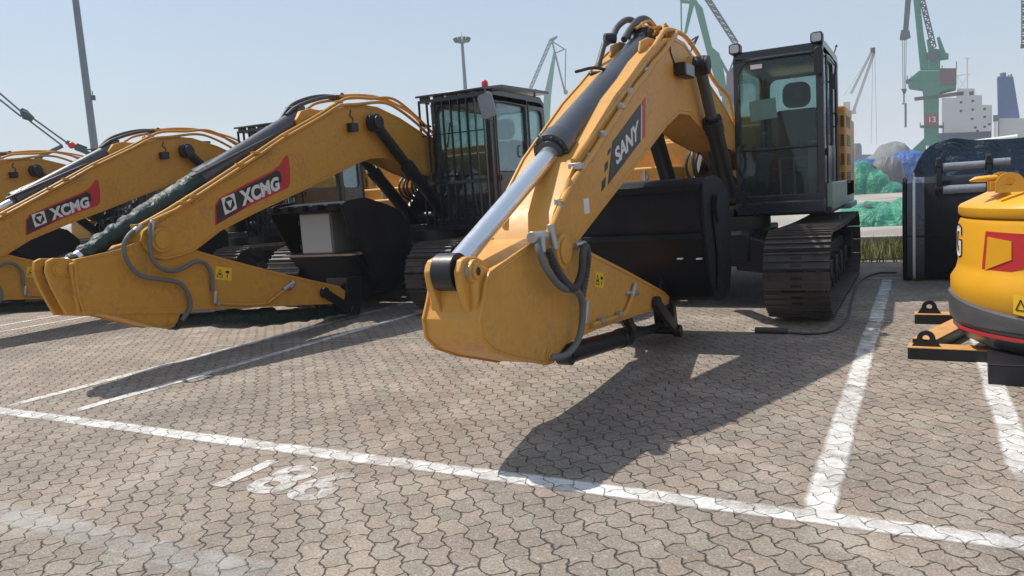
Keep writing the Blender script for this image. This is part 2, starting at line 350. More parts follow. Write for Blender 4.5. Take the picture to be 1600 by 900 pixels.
def part1(name, mb, mats, parent=None, bevel=0, angle=38, flat=False, org=None, segs=2):
    me = bpy.data.meshes.new(name); o3 = Vector(org) if org is not None else (parent_org(parent) if parent else Vector((0, 0, 0)))
    me.from_pydata([tuple(Vector(v) - o3) for v in mb.v], [], mb.f)
    ms = mats if isinstance(mats, (list, tuple)) else [mats]
    for m in ms: me.materials.append(mt[m])
    bm = bmesh.new(); bm.from_mesh(me); bmesh.ops.recalc_face_normals(bm, faces=bm.faces)
    for f, k in zip(bm.faces, mb.m): f.material_index = k if k < len(ms) else 0; f.smooth = not flat
    bm.to_mesh(me); bm.free()
    if not flat: me.set_sharp_from_angle(angle=radians(angle))
    ob = bpy.data.objects.new(name, me); COL.objects.link(ob)
    if parent: ob.parent = parent; ob['_o'] = tuple(o3)
    else: ob.location = o3
    if bevel:
        b = ob.modifiers.new('bevel', 'BEVEL'); b.width = bevel; b.segments = segs; b.limit_method = 'ANGLE'; b.angle_limit = radians(35); b.harden_normals = False
    return ob
def parent_org(p):
    while p.parent: p = p.parent
    return Vector(p['_org']) if '_org' in p else p.location.copy()
def thing(name, label, cat, loc=(0, 0, 0), rz=0, group=None, local=False):
    o = bpy.data.objects.new(name, None); COL.objects.link(o); o.location = loc; o.rotation_euler = (0, 0, rz); o.empty_display_size = .3
    o['_org'] = (0, 0, 0) if local else tuple(loc)
    return tag(o, label, cat, group)
def tag(o, label, cat, group=None, kind=None):
    if label: o['label'] = label
    if cat: o['category'] = cat
    if group: o['group'] = group
    if kind: o['kind'] = kind
    return o
def struct(name, mb, mats, kind='structure', **k):
    o = part(name, mb, mats, **k); o['kind'] = kind; return o
def copy_tree(o, parent=None):
    c = o.copy(); COL.objects.link(c)
    if parent: c.parent = parent
    for ch in list(o.children): copy_tree(ch, c)
    return c
def text_geo(s, bold=.03, spacing=1.0):
    cu = bpy.data.curves.new('t', 'FONT'); cu.body = s; cu.size = 1; cu.offset = bold; cu.space_character = spacing; cu.resolution_u = 4
    ob = bpy.data.objects.new('t', cu); COL.objects.link(ob); bpy.context.view_layer.update()
    me = ob.evaluated_get(bpy.context.evaluated_depsgraph_get()).to_mesh()
    v = [tuple(q.co) for q in me.vertices]; f = [tuple(p.vertices) for p in me.polygons]
    bpy.data.objects.remove(ob); bpy.data.curves.remove(cu)
    x0 = min(a[0] for a in v); x1 = max(a[0] for a in v); y0 = min(a[1] for a in v); y1 = max(a[1] for a in v)
    return [((a[0] - x0) / (x1 - x0), (a[1] - y0) / (y1 - y0)) for a in v], f
def quadmap(uv, q):   # q = BL, BR, TR, TL
    u, v = uv; bl, br, tr, tl = [Vector(p) for p in q]
    return (bl * (1 - u) + br * u) * (1 - v) + (tl * (1 - u) + tr * u) * v
def text_on(mb, s, q, fn, bold=.03, spacing=1.0):
    v, f = text_geo(s, bold, spacing); return mb.add([fn(quadmap(p, q)) for p in v], f)

# ------------------------------------------------------------------ ground
def sheet(x0, y0, x1, y1, z, nx=1, ny=1):
    mb = MB(); mb.add([(x0 + (x1 - x0) * i / nx, y0 + (y1 - y0) * j / ny, z) for j in range(ny + 1) for i in range(nx + 1)],
                      [(j * (nx + 1) + i, j * (nx + 1) + i + 1, (j + 1) * (nx + 1) + i + 1, (j + 1) * (nx + 1) + i) for j in range(ny) for i in range(nx)]); return mb
struct('ground', sheet(-3000, -3000, 3000, 3000, 0, 4, 4), 'ground')
def strip(pts, w, z=.004, n=None, name='painted_line', mat='line'):
    """a painted band along pts, with an 'edge' attribute fading towards its sides"""
    v = []; f = []; ed = []
    P = [Vector((*p, 0)) for p in pts]; cols = [(-.5, 0), (-.27, 1), (.27, 1), (.5, 0)]
    Q = []
    for a, b in zip(P[:-1], P[1:]):
        m = max(1, int((b - a).length / .25)); Q += [a.lerp(b, i / m) for i in range(m)]
    Q.append(P[-1])
    for i, q in enumerate(Q):
        t = (Q[min(i + 1, len(Q) - 1)] - Q[max(0, i - 1)]).normalized(); sd = Vector((-t.y, t.x, 0))
        ww = w * (1 + .1 * noise.noise(q * 2.1)); off = .012 * noise.noise(q * 1.3 + Vector((5, 5, 5)))
        for c, e in cols: v.append(tuple(q + sd * (c * ww * 1.35 + off) + Vector((0, 0, z)))); ed.append(0 if i in (0, len(Q) - 1) else e)
    for i in range(len(Q) - 1):
        for k in range(3): f.append((i * 4 + k, i * 4 + k + 1, i * 4 + 5 + k, i * 4 + 4 + k))
    mb = MB(); mb.add(v, f); o = struct(name, mb, mat, flat=True)
    at = o.data.attributes.new('edge', 'FLOAT', 'POINT')
    for i, e in enumerate(ed): at.data[i].value = e
    return o
strip([(-60, 3.27), (9, 3.27)], .115)
strip([(-.39, 3.2), (-.39, 11.25)], .115, .006)
strip([(-.78, 11.33), (.1, 11.33)], .09, .004)
strip([(.42, 3.9), (.415, 11.2)], .11)
strip([(-6.50, 3.33), (-6.48, 11)], .1, .006)
strip([(-5.73, 3.33), (-5.70, 11)], .1, .006)
strip([(-12.1, 3.33), (-12.1, 11)], .1, .006)
strip([(-11.35, 3.33), (-11.35, 11)], .1, .006)
strip([(-20, 2.03), (-2.2, 2.02)], .15, .004, mat='line_faded')
strip([(-7.2, 5.55), (-2.4, 7.4)], .05, .008, mat='line_faded')
strip([(-.38, 3.15), (-.45, 3.5)], .3, .008, mat='line_faded')
MK = [(-1.355, 4.279), (-1.261, 4.548), (-0.741, 5.184), (-0.63, 5.18), (-1.483, 4.633), (-1.553, 5.362), (-3.184, 4.052), (-2.774, 4.059), (-3.017, 1.929), (-2.538, 1.99)]
for k, w_ in enumerate((.09, .05, .07, .16, .2)): strip([MK[2 * k], MK[2 * k + 1]], w_, .010, mat='line_faded', name='paint_smear')
mb = MB(); q = [Vector((-3.32, 2.66, 0)), Vector((-2.60, 2.66, 0)), Vector((-2.60, 3.08, 0)), Vector((-3.32, 3.08, 0))]
text_on(mb, '186', q, lambda p: (p.x, p.y, .005), .032, 1.05)
o = struct('painted_number', mb, 'line_num', flat=True)
at = o.data.attributes.new('edge', 'FLOAT', 'POINT')
for i in range(len(o.data.vertices)): at.data[i].value = .8
# verge, kerb and raised apron behind the row
struct('kerb', MB().box((-60, 15.95, 0), (60, 16.2, .22)), 'concrete', bevel=.015)
g = G('apron_concrete'); p = g.pos(); n1 = g.noise(p, .5, 5); 
c = g.mix(g.ramp(n1, [(.35, 0), (.7, 1)]), (.26, .23, .2), (.4, .37, .33)); g.set(color=c, rough=.85); g.bump(g.noise(p, 25, 4), .4, .01); mt['apron'] = g.m
struct('apron', MB().box((-60, 16.202, -.1), (60, 120, .2)), 'apron')
g = G('verge_soil'); p = g.pos(); c = g.mix(g.noise(p, 9, 5), (.07, .065, .03), (.13, .12, .05)); g.set(color=c, rough=.95); mt['soil'] = g.m
struct('verge', MB().box((-60, 13.7, -.1), (60, 15.948, .03)), 'soil')
g = G('grass_blades'); ga = g.n('ShaderNodeAttribute', attribute_name='tone').outputs['Fac']
c = g.mix(ga, (.09, .12, .03), (.42, .38, .16)); g.set(color=c, rough=.7); mt['grass'] = g.m
mb = MB(); tones = []
for k in range(5200):
    x = random.uniform(-2.6, 1.2) if k < 3600 else random.uniform(-14, 8); y = random.uniform(13.7, 15.9)
    if -1.5 < x < .1 and random.random() < .1: y = random.uniform(13.3, 13.8)
    h = random.uniform(.12, .42) * (.6 + .8 * abs(noise.noise(Vector((x * 1.5, y * 1.5, 3))))) ; a = random.uniform(0, 2 * pi); w = random.uniform(.005, .011)
    dx, dy = cos(a), sin(a); l = random.uniform(.05, .5) * h; t = random.random() ** 1.3; z = 0
    bx, by = random.uniform(-1, 1) * l, random.uniform(-1, 1) * l
    mb.add([(x - dx * w, y - dy * w, z), (x + dx * w, y + dy * w, z), (x + bx * .45 + dx * w * .8, y + by * .45 + dy * w * .8, h * .6), (x + bx * .45 - dx * w * .8, y + by * .45 - dy * w * .8, h * .6), (x + bx, y + by, h)], [(0, 1, 2, 3), (3, 2, 4)]); tones += [t] * 5
o = part('grass', mb, 'grass', flat=True); tag(o, 'dry green grass tufts growing in the verge before the kerb', None, kind='stuff')
at = o.data.attributes.new('tone', 'FLOAT', 'POINT'); at.data.foreach_set('value', tones)

# ------------------------------------------------------------------ excavator pieces
def track_loop(y0, y1, r, zc, n):
    L = y1 - y0; per = 2 * L + 2 * pi * r; o = []
    for k in range(n):
        s = per * k / n
        if s < L: p = (y1 - s, zc - r); t = (-1, 0)
        elif s < L + pi * r: a = (s - L) / r; p = (y0 - r * sin(a), zc - r * cos(a)); t = (-cos(a), sin(a))
        elif s < 2 * L + pi * r: q = s - L - pi * r; p = (y0 + q, zc + r - .02 * sin(pi * q / L)); t = (1, 0)
        else: a = (s - 2 * L - pi * r) / r; p = (y1 + r * sin(a), zc + r * cos(a)); t = (cos(a), -sin(a))
        o.append((p, t))
    return o, per / n
def make_track(root, cx, y0, y1, side):
    r = .40; zc = .47; tr = MB(); lp, pitch = track_loop(y0, y1, r, zc, 49)
    for (py_, pz), (ty, tz) in lp:
        ny, nz = -tz, ty     # outward normal = left of travel … travel is clockwise so outward is (-tz? )
        out = Vector((0, py_ - max(y0, min(y1, py_)), pz - zc)).normalized() if not (y0 < py_ < y1) else Vector((0, 0, 1 if pz > zc else -1))
        t = Vector((0, ty, tz)); c = Vector((cx, py_, pz)); w = .3
        def blk(s0, s1, h0, h1, wx0=-w, wx1=w):
            v = [c + Vector((x, 0, 0)) + t * s + out * h for h in (h0, h1) for x, s in ((wx0, s0), (wx1, s0), (wx1, s1), (wx0, s1))]
            tr.add(v, [(0, 1, 2, 3), (4, 5, 6, 7), (0, 1, 5, 4), (1, 2, 6, 5), (2, 3, 7, 6), (3, 0, 4, 7)])
        tr.mat(0); hp = pitch / 2
        blk(-hp + .006, hp - .004, 0, .014)
        for s_ in (-hp + .022, 0, hp - .022): blk(s_ - .007, s_ + .007, .014, .036)
        blk(-hp + .004, hp - .004, -.06, 0, -.14, -.09); blk(-hp + .004, hp - .004, -.06, 0, .09, .14)
        tr.mat(1)
        for s_ in (-.045, .03): blk(s_ - .012, s_ + .012, .0142, .0175, -.05, .05)
    t_ = part('track', tr, ['track', 'black'], root, angle=30)
    fr = MB(); fr.prism([(y0 + .1, .35), (y0 + .5, .24), (y1 - .35, .24), (y1 - .2, .4), (y1 - .3, .62), (y0 + 1.0, .66), (y0 + .4, .58)], cx - .13, cx + .13)
    for k in range(4): fr.box((cx + side * .12, y0 + .8 + k * .6, .3), (cx + side * .2, y0 + 1.0 + k * .6, .5))
    part('track_frame', fr, 'black', t_, bevel=.012)
    w = MB().cyl((cx - .07, y0, zc), (cx + .07, y0, zc), .33, 32).cyl((cx - .15, y0, zc), (cx + .15, y0, zc), .1, 20).cyl((cx - .12, y0, zc), (cx - .07, y0, zc), .28, 32)
    part('idler', w, 'black', t_, bevel=.008)
    sp = MB(); nt_ = 21
    pr = [((y1 + cos(2 * pi * k / (2 * nt_)) * (.345 if k % 2 else .29)), zc + sin(2 * pi * k / (2 * nt_)) * (.345 if k % 2 else .29)) for k in range(2 * nt_)]
    sp.prism(pr, cx - .03, cx + .03).cyl((cx - .18, y1, zc), (cx + .22 * side, y1, zc), .2, 28)
    part('sprocket', sp, 'black', t_)
    rl = MB()
    for k in range(8): yy = y0 + .45 + k * (y1 - y0 - .9) / 7; rl.cyl((cx - .16, yy, .2), (cx + .16, yy, .2), .085, 16)
    for k in range(2): yy = y0 + 1 + k * 1.3; rl.cyl((cx - .12, yy, .76), (cx + .12, yy, .76), .06, 16)
    part('roller', rl, 'black', t_)
    return t_

def cab(root, x0, x1, y0, y1, z0, z1, guard):
    bodymat = 'cabblack'
    fr = MB(); t = .075
    yf = y0 + .02
    # floor, rear wall, roof
    fr.box((x0, y0 + .04, z0), (x1, y1, z0 + .16))
    fr.prism([(y0 - .02, z1 - .16), (y0 + .05, z1 - .05), (y0 + .35, z1), (y1 - .12, z1), (y1, z1 - .09), (y1, z1 - .17), (y0, z1 - .17)], x0, x1)
    # front frame ring with rounded window corners, lower window edge
    fr.ring(rrect(x0, x1, z0 + .1, z1 - .05, [.03, .1, .1, .03]), rrect(x0 + .065, x1 - .075, z0 + .2, z1 - .15, [.05, .16, .2, .05]), y0, y0 + .07, 'y')
    fr.box((x0 + .05, y0 + .01, z0 + .72), (x1 - .05, y0 + .05, z0 + .75))
    # both sides
    for sx, tk in ((x0, .05), (x1 - .05, .05)):
        if sx == x0:
            fr.ring(rrect(y0 + .07, y1, z0 + .1, z1 - .08, [.05, .14, .06, .04]), rrect(y0 + .16, y1 - .12, z0 + .6, z1 - .18, [.08, .1, .16, .08]), sx, sx + tk, 'x')
        else:
            fr.ring(rrect(y0 + .07, y0 + 1.2, z0 + .1, z1 - .08, [.02, .02, .06, .04]), rrect(y0 + .17, y0 + 1.12, z0 + .75, z1 - .19, [.08, .1, .16, .08]), sx, sx + tk, 'x')
            fr.ring(rrect(y0 + 1.205, y1, z0 + .1, z1 - .085, [.04, .16, .02, .02]), rrect(y0 + 1.27, y1 - .1, z0 + .75, z1 - .22, [.08, .12, .08, .08]), sx, sx + tk, 'x')
    # rear wall with window
    fr.ring(rrect(x0 + .05, x1 - .05, z0 + .1, z1 - .1, .05), rrect(x0 + .12, x1 - .12, z0 + .82, z1 - .2, .1), y1 - .06, y1, 'y')
    c = part('cab', fr, bodymat, root, bevel=.012)
    part('cab_sill', MB().box((x0 - .01, y0 - .05, z0 - .03), (x1 + .01, y0 + .06, z0 + .13)), bodymat, c, bevel=.025, segs=3)
    part('window_glass', MB().box((x0 + .05, y0 + .03, z0 + .19), (x1 - .05, y0 + .037, z1 - .13)), 'glass', c)
    part('window_glass', MB().box((x1 - .03, y0 + .18, z0 + .76), (x1 - .023, y0 + 1.14, z1 - .18)), 'glass', c)
    part('window_glass', MB().box((x0 + .02, y0 + .14, z0 + .58), (x0 + .027, y1 - .1, z1 - .16)), 'glass', c)
    part('window_glass', MB().box((x0 + .1, y1 - .04, z0 + .8), (x1 - .1, y1 - .033, z1 - .18)), 'glass', c)
    # rear quarter window
    part('quarter_window', MB().box((x1 - .03, y0 + 1.25, z0 + .73), (x1 - .023, y1 - .08, z1 - .2)), 'glass', c)
    # door seams / rails
    dm = MB().tube(smooth([(x1 + .02, y0 + .16, z0 + .3), (x1 + .02, y0 + .15, z1 - .35), (x1 + .02, y0 + .24, z1 - .18), (x1 + .02, y0 + 1.1, z1 - .18)], 4), .012, 6)
    dm.tube([(x1 + .03, y0 + 1.17, z0 + .2), (x1 + .03, y0 + 1.17, z1 - .15)], .016, 6)
    dm.box((x1, y0 + .2, z0 + .62), (x1 + .03, y0 + .3, z0 + .7))
    part('door_frame', dm, bodymat, c)
    part('handle', MB().tube(smooth([(x1 + .005, y0 + 1.02, z0 + .98), (x1 + .05, y0 + 1.02, z0 + .99), (x1 + .05, y0 + 1.02, z0 + 1.13), (x1 + .005, y0 + 1.02, z0 + 1.14)], 4), .012, 6), bodymat, c)
    # seat and consoles inside
    xm = (x0 + x1) / 2 + .04; ys = y0 + 1.05
    st = MB().prism(rrect(ys - .35, ys + .15, z0 + .5, z0 + .64, .05), xm - .24, xm + .24)
    st.prism([(ys + .08, z0 + .58), (ys + .2, z0 + .58), (ys + .3, z0 + 1.24), (ys + .18, z0 + 1.27)], xm - .25, xm + .25)
    st.prism(rrect(xm - .17, xm + .17, z0 + 1.28, z0 + 1.6, .11), ys + .16, ys + .28, 'y')
    st.box((xm - .18, ys - .25, z0 + .16), (xm + .18, ys + .15, z0 + .5))
    part('seat', st, 'seat', c, bevel=.04, segs=3)
    cs = MB().box((xm - .4, ys - .4, z0 + .35), (xm - .27, ys + .2, z0 + .72)).box((xm + .27, ys - .4, z0 + .35), (xm + .38, ys + .2, z0 + .72))
    for q in (-.33, .33): cs.cyl((xm + q, ys - .3, z0 + .7), (xm + q * .95, ys - .36, z0 + .92), .015, 8).sphere((xm + q * .95, ys - .36, z0 + .95), .03, 6)
    cs.prism([(y0 + .25, z0 + .16), (y0 + .35, z0 + .16), (y0 + .32, z0 + .8), (y0 + .24, z0 + .8)], x1 - .2, x1 - .1)
    part('console', cs, 'grey', c, bevel=.015)
    lv = MB()
    for q in (-.08, .08): lv.cyl((xm + q, y0 + .4, z0 + .16), (xm + q, y0 + .33, z0 + .6), .014, 8)
    part('lever', lv, 'steel', c)
    # wiper
    if guard: part('wiper', MB().tube([(x0 + .12, y0 - .012, z0 + .85), (x0 + .3, y0 - .02, z0 + 1.3)], .008, 6).tube([(x0 + .26, y0 - .015, z0 + 1.15), (x0 + .33, y0 - .02, z0 + 1.5)], .01, 6), 'rubber', c)
    # grab rail at the inner front post
    part('grab_rail', MB().tube(smooth([(x0 + .06, y0, z0 + 1.3), (x0 + .07, y0 - .05, z0 + 1.32), (x0 + .08, y0 - .05, z0 + 1.47), (x0 + .06, y0, z0 + 1.49)], 4), .012, 6), bodymat, c)
    part('antenna', MB().tube([(x1 - .02, y1 - .3, z1), (x1 + .01, y1 - .3, z1 + .1)], .008, 6).sphere((x1 + .01, y1 - .3, z1 + .1), .016, 5), bodymat, c)
    if not guard:
        for xx in (x0 + .03, x1 - .06):
            l = part('work_light', MB().prism(rrect(xx - .06, xx + .07, z1 - .07, z1 + .05, .03), y0 - .06, y0 + .07, 'y'), 'black', c, bevel=.008)
            part('lens', MB().prism(rrect(xx - .045, xx + .055, z1 - .055, z1 + .035, .02), y0 - .066, y0 - .058, 'y'), 'lamp', l)
        part('mirror', MB().prism(rrect(x1 - .08, x1 + .015, z1 - .42, z1 - .12, .045), y0 - .12, y0 - .07, 'y').tube([(x1 - .04, y0 - .08, z1 - .15), (x1, y0 + .02, z1 - .1)], .01, 6), 'black', c, bevel=.01)
        m2 = part('mirror', MB().prism(rrect(x1 + .04, x1 + .1, z1 - .55, z1 - .38, .02), y0 + .35, y0 + .38, 'y').tube([(x1, y0 + .5, z1 - .45), (x1 + .07, y0 + .37, z1 - .45)], .01, 6), 'black', c)
        pp = part('paper_notice', MB().box((x0 + .17, y0 + .04, z0 + 1.08), (x0 + .47, y0 + .043, z0 + 1.31), Matrix.Rotation(radians(-4), 3, 'Y')), 'notice', c)
        pp['label'] = 'pale paper notice behind the front window'
        part('sticker', MB().box((x0 + .2, y0 - .004, z1 - .26), (x0 + .33, y0 - .001, z1 - .21)), 'white_vinyl', c)
    else:
        gm = MB(); yg = y0 - .2
        for k in range(9):
            xx = x0 - .06 + k * (x1 - x0 + .08) / 8
            gm.box((xx - .007, yg - .02, z0 - .02), (xx + .007, yg + .02, z1 - .1))
        gm.box((x0 - .07, yg - .018, z0 - .03), (x1 + .03, yg + .018, z0 + .02)).box((x0 - .07, yg - .017, z1 - .13), (x1 + .03, yg + .017, z1 - .09))
        gm.box((x0 - .07, yg - .021, z1 - .6), (x1 + .03, yg + .0, z1 - .585)).box((x0 - .07, yg - .021, z0 + .62), (x1 + .03, yg + .0, z0 + .66))
        for zz in (z0 + .05, z1 - .12, z1 - .45):
            gm.box((x0 - .065, yg, zz), (x0 - .04, y0 + .05, zz + .03)).box((x1 + .0, yg, zz), (x1 + .025, y0 + .05, zz + .03))
        for k in range(5): gm.box((x0 - .03 + k * .23, yg - .02, z1 - .09), (x0 + .13 + k * .23, yg + .02, z1 - .05))
        g_ = part('front_guard', gm, bodymat, root)
        rg = MB().prism([(yg - .1, z1 - .03), (yg + .5, z1 + .06), (y1 + .06, z1 + .1), (y1 + .06, z1 + .05), (yg + .5, z1 + .01), (yg - .1, z1 - .06)], x0 - .05, x1 + .07)
        for xx in (x0 + .1, x1 - .06):
            for yy in (y0 + .2, y1 - .2): rg.cyl((xx, yy, z1 - .02), (xx, yy, z1 + .04), .02, 8)
        part('roof_guard', rg, bodymat, root, bevel=.006)
        b = MB().cyl((x1 - .35, y0 + .55, z1 + .08), (x1 - .35, y0 + .55, z1 + .16), .05, 14).sphere((x1 - .35, y0 + .55, z1 + .16), .045, 8)
        part('beacon', b, 'beacon', root)
        mm = MB().prism(rrect(x1 - .02, x1 + .2, z1 - .45, z1 - .1, .05), yg - .03, yg + .02, 'y')
        rot = Matrix.Rotation(radians(-14), 4, 'Y'); cc = Vector((x1 + .1, yg, z1 - .28))
        mm.v = [tuple(cc + rot @ (Vector(v) - cc)) for v in mm.v]; mm.tube([(x1 + .05, yg, z1 - .1), (x1 - .02, y0 + .1, z1 - .05)], .012, 6)
        part('mirror', mm, 'wrap', c, bevel=.012)['label'] = 'mirror wrapped in pale plastic film'
    return c

def machine(root, C, dy, yel, guard):
    """undercarriage, platform, cab and bodywork around centre line C (front faces -Y)"""
    y0 = 8.05 + dy; y1 = 11.42 + dy
    for s in (-1, 1): make_track(root, C + s * 1.19, y0, y1, s)
    cbm = MB().prism([(8.75 + dy, .5), (9.2 + dy, .42), (10.4 + dy, .42), (10.8 + dy, .5), (10.8 + dy, .84), (8.75 + dy, .84)], C - .55, C + .55)
    for s in (-1, 1):
        for yy in (9.0 + dy, 10.3 + dy): cbm.prism([(C + s * .4, .42), (C + s * 1.1, .34), (C + s * 1.1, .62), (C + s * .4, .84)], yy - .22, yy + .22, 'y')
    part('car_body', cbm, 'black', root, bevel=.02)
    part('swing_bearing', MB().cyl((C, 9.75 + dy, .84), (C, 9.75 + dy, 1.0), .62, 40), 'black', root)
    pl = MB().box((C - 1.32, 9.3 + dy, .99), (C + .28, 12.7 + dy, 1.09)).box((C + .28, 9.5 + dy, .985), (C + 1.34, 12.7 + dy, 1.06))
    for s in (-1, 1): pl.prism([(9.35 + dy, 1.09), (10.9 + dy, 1.09), (10.7 + dy, 1.5), (10.15 + dy, 1.82), (9.85 + dy, 1.82), (9.3 + dy, 1.3)], C + .09 + s * .3 - .03, C + .09 + s * .3 + .03)
    pl.cyl((C - .28, 9.55 + dy, 1.2), (C + .46, 9.55 + dy, 1.2), .07, 16).cyl((C - .28, 10.02 + dy, 1.63), (C + .46, 10.02 + dy, 1.63), .07, 16)
    pl.box((C - .9, 9.35 + dy, .8), (C + .26, 9.42 + dy, 1.09))
    part('platform', pl, 'black', root, bevel=.008)
    # engine house + hood
    hs = MB().box((C - 1.36, 11.35 + dy, 1.1), (C + 1.36, 12.75 + dy, 2.2)).box((C - .9, 11.5 + dy, 2.2), (C + 1.34, 12.6 + dy, 2.34))
    hs.box((C - 1.36, 10.95 + dy, 1.1), (C - .42, 11.35 + dy, 2.08)).box((C + .3, 11.3 + dy, 1.1), (C + 1.36, 11.36 + dy, 2.33))
    h = part('engine_house', hs, yel, root, bevel=.035, segs=3)
    gr = MB()
    for q in range(4):
        zz = 1.3 + q * .25
        for k in range(6): gr.box((C + 1.361, 11.42 + dy, zz + k * .026), (C + 1.368, 11.95 + dy, zz + k * .026 + .014)); gr.box((C + 1.30, 11.28 + dy, zz + k * .026), (C + 1.34, 11.296 + dy, zz + k * .026 + .014))
    part('grille', gr, 'black', h)
    cw = MB().prism([(C - 1.36, 12.77 + dy), (C - 1.25, 13.2 + dy), (C - .8, 13.5 + dy), (C + .8, 13.5 + dy), (C + 1.25, 13.2 + dy), (C + 1.36, 12.77 + dy)], 1.05, 2.1, 'z')
    part('counterweight', cw, yel, root, bevel=.07, segs=3)
    tb = MB().box((C - 1.38, 9.75 + dy, 1.1), (C - .62, 10.5 + dy, 1.68)).box((C - 1.4, 9.6 + dy, 1.1), (C - .62, 9.75 + dy, 1.42))
    tb.box((C - 1.37, 10.5 + dy, 1.1), (C - .5, 10.95 + dy, 2.02))
    if guard: tb.box((C - 1.36, 10.1 + dy, 1.1), (C - .44, 11.3 + dy, 2.16)); tb.box((C - 1.22, 9.5 + dy, 1.09), (C - .55, 9.8 + dy, 1.5))
    tbo = part('toolbox', tb, yel, root, bevel=.03, segs=3)
    part('latch', MB().cyl((C - .93, 9.72 + dy, 1.55), (C - .93, 9.74 + dy, 1.55), .045, 14).box((C - .945, 9.7 + dy, 1.48), (C - .915, 9.73 + dy, 1.64)), 'steel', tbo)
    sk = MB().box((C + 1.28, 9.55 + dy, 1.02), (C + 1.36, 12.6 + dy, 1.34)).box((C + 1.18, 11.2 + dy, .96), (C + 1.42, 12.3 + dy, 1.04))
    sk.box((C - 1.36, 9.5 + dy, .96), (C - 1.3, 12.6 + dy, 1.1))
    part('side_skirt', sk, 'black' if guard else 'film', root, bevel=.015)
    hr = MB().tube(smooth([(C - 1.3, 9.7 + dy, 1.5), (C - 1.3, 9.7 + dy, 2.35), (C - 1.3, 9.85 + dy, 2.5), (C - 1.3, 10.5 + dy, 2.5), (C - 1.3, 10.62 + dy, 2.4), (C - 1.3, 10.7 + dy, 1.9)], 4), .018, 8)
    part('handrail', hr, 'black', root)
    cab(root, C + .30, C + 1.28, 9.4 + dy, 11.22 + dy, 1.03, 2.95, guard)
    # hose bundle at the boom foot
    hb = MB()
    for k in range(9):
        x = C - .22 + k * .07; r = random.uniform(-.05, .05)
        hb.tube(smooth([(x, 10.3 + dy, 1.3), (x + r, 9.5 + dy, 1.45 + r), (x + r * 2, 9.22 + dy, 1.6), (x + r, 9.3 + dy, 1.78 + abs(r)), (x, 9.75 + dy, 1.85)], 5), .018, 6)
    part('hose_bundle', hb, 'rubber', root)

def cyl_assembly(name, root, p_barrel, p_rod, rb, rr, frac, barrel='cylinder', rodmat='chrome', eye=.05):
    a, b = Vector(p_barrel), Vector(p_rod); t = (b - a).normalized(); L = (b - a).length; m = a + t * L * frac
    mb = MB().tube([a, a + t * .06, a + t * .08, m - t * .16, m - t * .155, m], [rb * .9, rb, rb, rb, rb * 1.13, rb * 1.13], 28).tube([m, m + t * .03], rb * .8, 24)
    for k in range(10):
        an = 2 * pi * k / 10; u = Vector((1, 0, 0)); w = t.cross(u); q = u * cos(an) + w * sin(an)
        mb.cyl(m - t * .005 + q * rb * .98, m + t * .018 + q * rb * .98, rb * .09, 6)
    mb.cyl(a - Vector((eye, 0, 0)), a + Vector((eye, 0, 0)), rb * 1.05, 24)
    o = part(name, mb, barrel, root, bevel=.003)
    rd = MB().cyl(m - t * .05, b, rr, 28)
    part('rod', rd, rodmat, o)
    part('rod_eye', MB().cyl(b - Vector((eye, 0, 0)), b + Vector((eye, 0, 0)), rr * 1.65, 24), 'black', o, bevel=.004)
    return o

def boss(mb, x, yz, r, t=.03, s=1, hole=True):
    mb.cyl((x, *yz), (x + s * t, *yz), r, 26).cyl((x + s * t, *yz), (x + s * (t + .012), *yz), r * .72, 26)

# ------------------------------------------------------------------ SANY excavator
CS = -2.24; CB = -2.15
ex1 = thing('excavator', 'nearest yellow excavator, its boom lettered SANY, cab without bars', 'excavator', (CS, 9.75, 0))
machine(ex1, CS, 0, 'yellow', False)
bp = [(4.169, 0.969), (4.068, 1.026), (4.044, 1.104), (4.111, 1.204), (4.199, 1.313), (4.261, 1.364), (4.632, 1.662), (5.34, 2.083), (5.713, 2.266), (6.01, 2.425), (6.347, 2.58), (6.688, 2.681), (6.992, 2.736), (7.311, 2.736), (7.622, 2.647), (8.185, 2.466), (8.898, 2.269), (9.479, 2.048)]
low = [(9.438, 1.761), (8.896, 1.808), (8.241, 1.885), (7.724, 1.992), (7.398, 2.072), (7.042, 2.062), (6.619, 1.927), (5.932, 1.65), (5.608, 1.526), (4.532, 1.1), (4.418, 1.021), (4.301, 0.969)]
foot = [(10.05, 1.80), (10.14, 1.66), (10.08, 1.55), (9.95, 1.55)]
boom = part('boom', girder(bp + foot + low, CB, .21), 'yellow', ex1, bevel=.004)
bm_ = MB(); piv = [(4.257, 1.065)][0]
for s in (-1, 1): boss(bm_, CB + s * .21, piv, .11, .03, s)
cp = [(7.437, 2.524), (8.549, 1.275)]
for s in (-1, 1): boss(bm_, CB + s * .21, cp[0], .1, .05, s)
part('pin_boss', bm_, 'yellow', boom, bevel=.004)
def weld(par, poly, cx, hw, mat, d=.035):
    q = inset(poly, d); q.append(q[0]); part('weld_bead', MB().tube([(cx + hw + .001, a + .0015 * noise.noise(Vector((a * 60, b * 60, 0))), b) for a, b in q], .0055, 5), mat, par)
weld(boom, bp + foot + low, CB, .21, 'yellow')
# nose face plates and a raised spine plate on top of the boom
sp = [(4.78, 1.703), (5.479, 2.111), (5.894, 2.322)]
part('top_bracket', MB().prism([(6.353, 2.455), (6.199, 2.519), (6.244, 2.607), (6.45, 2.667), (6.808, 2.686), (6.952, 2.628)], CB - .135, CB - .115).prism([(6.353, 2.455), (6.199, 2.519), (6.244, 2.607), (6.45, 2.667), (6.808, 2.686), (6.952, 2.628)], CB + .115, CB + .135), 'yellow', boom, bevel=.004)
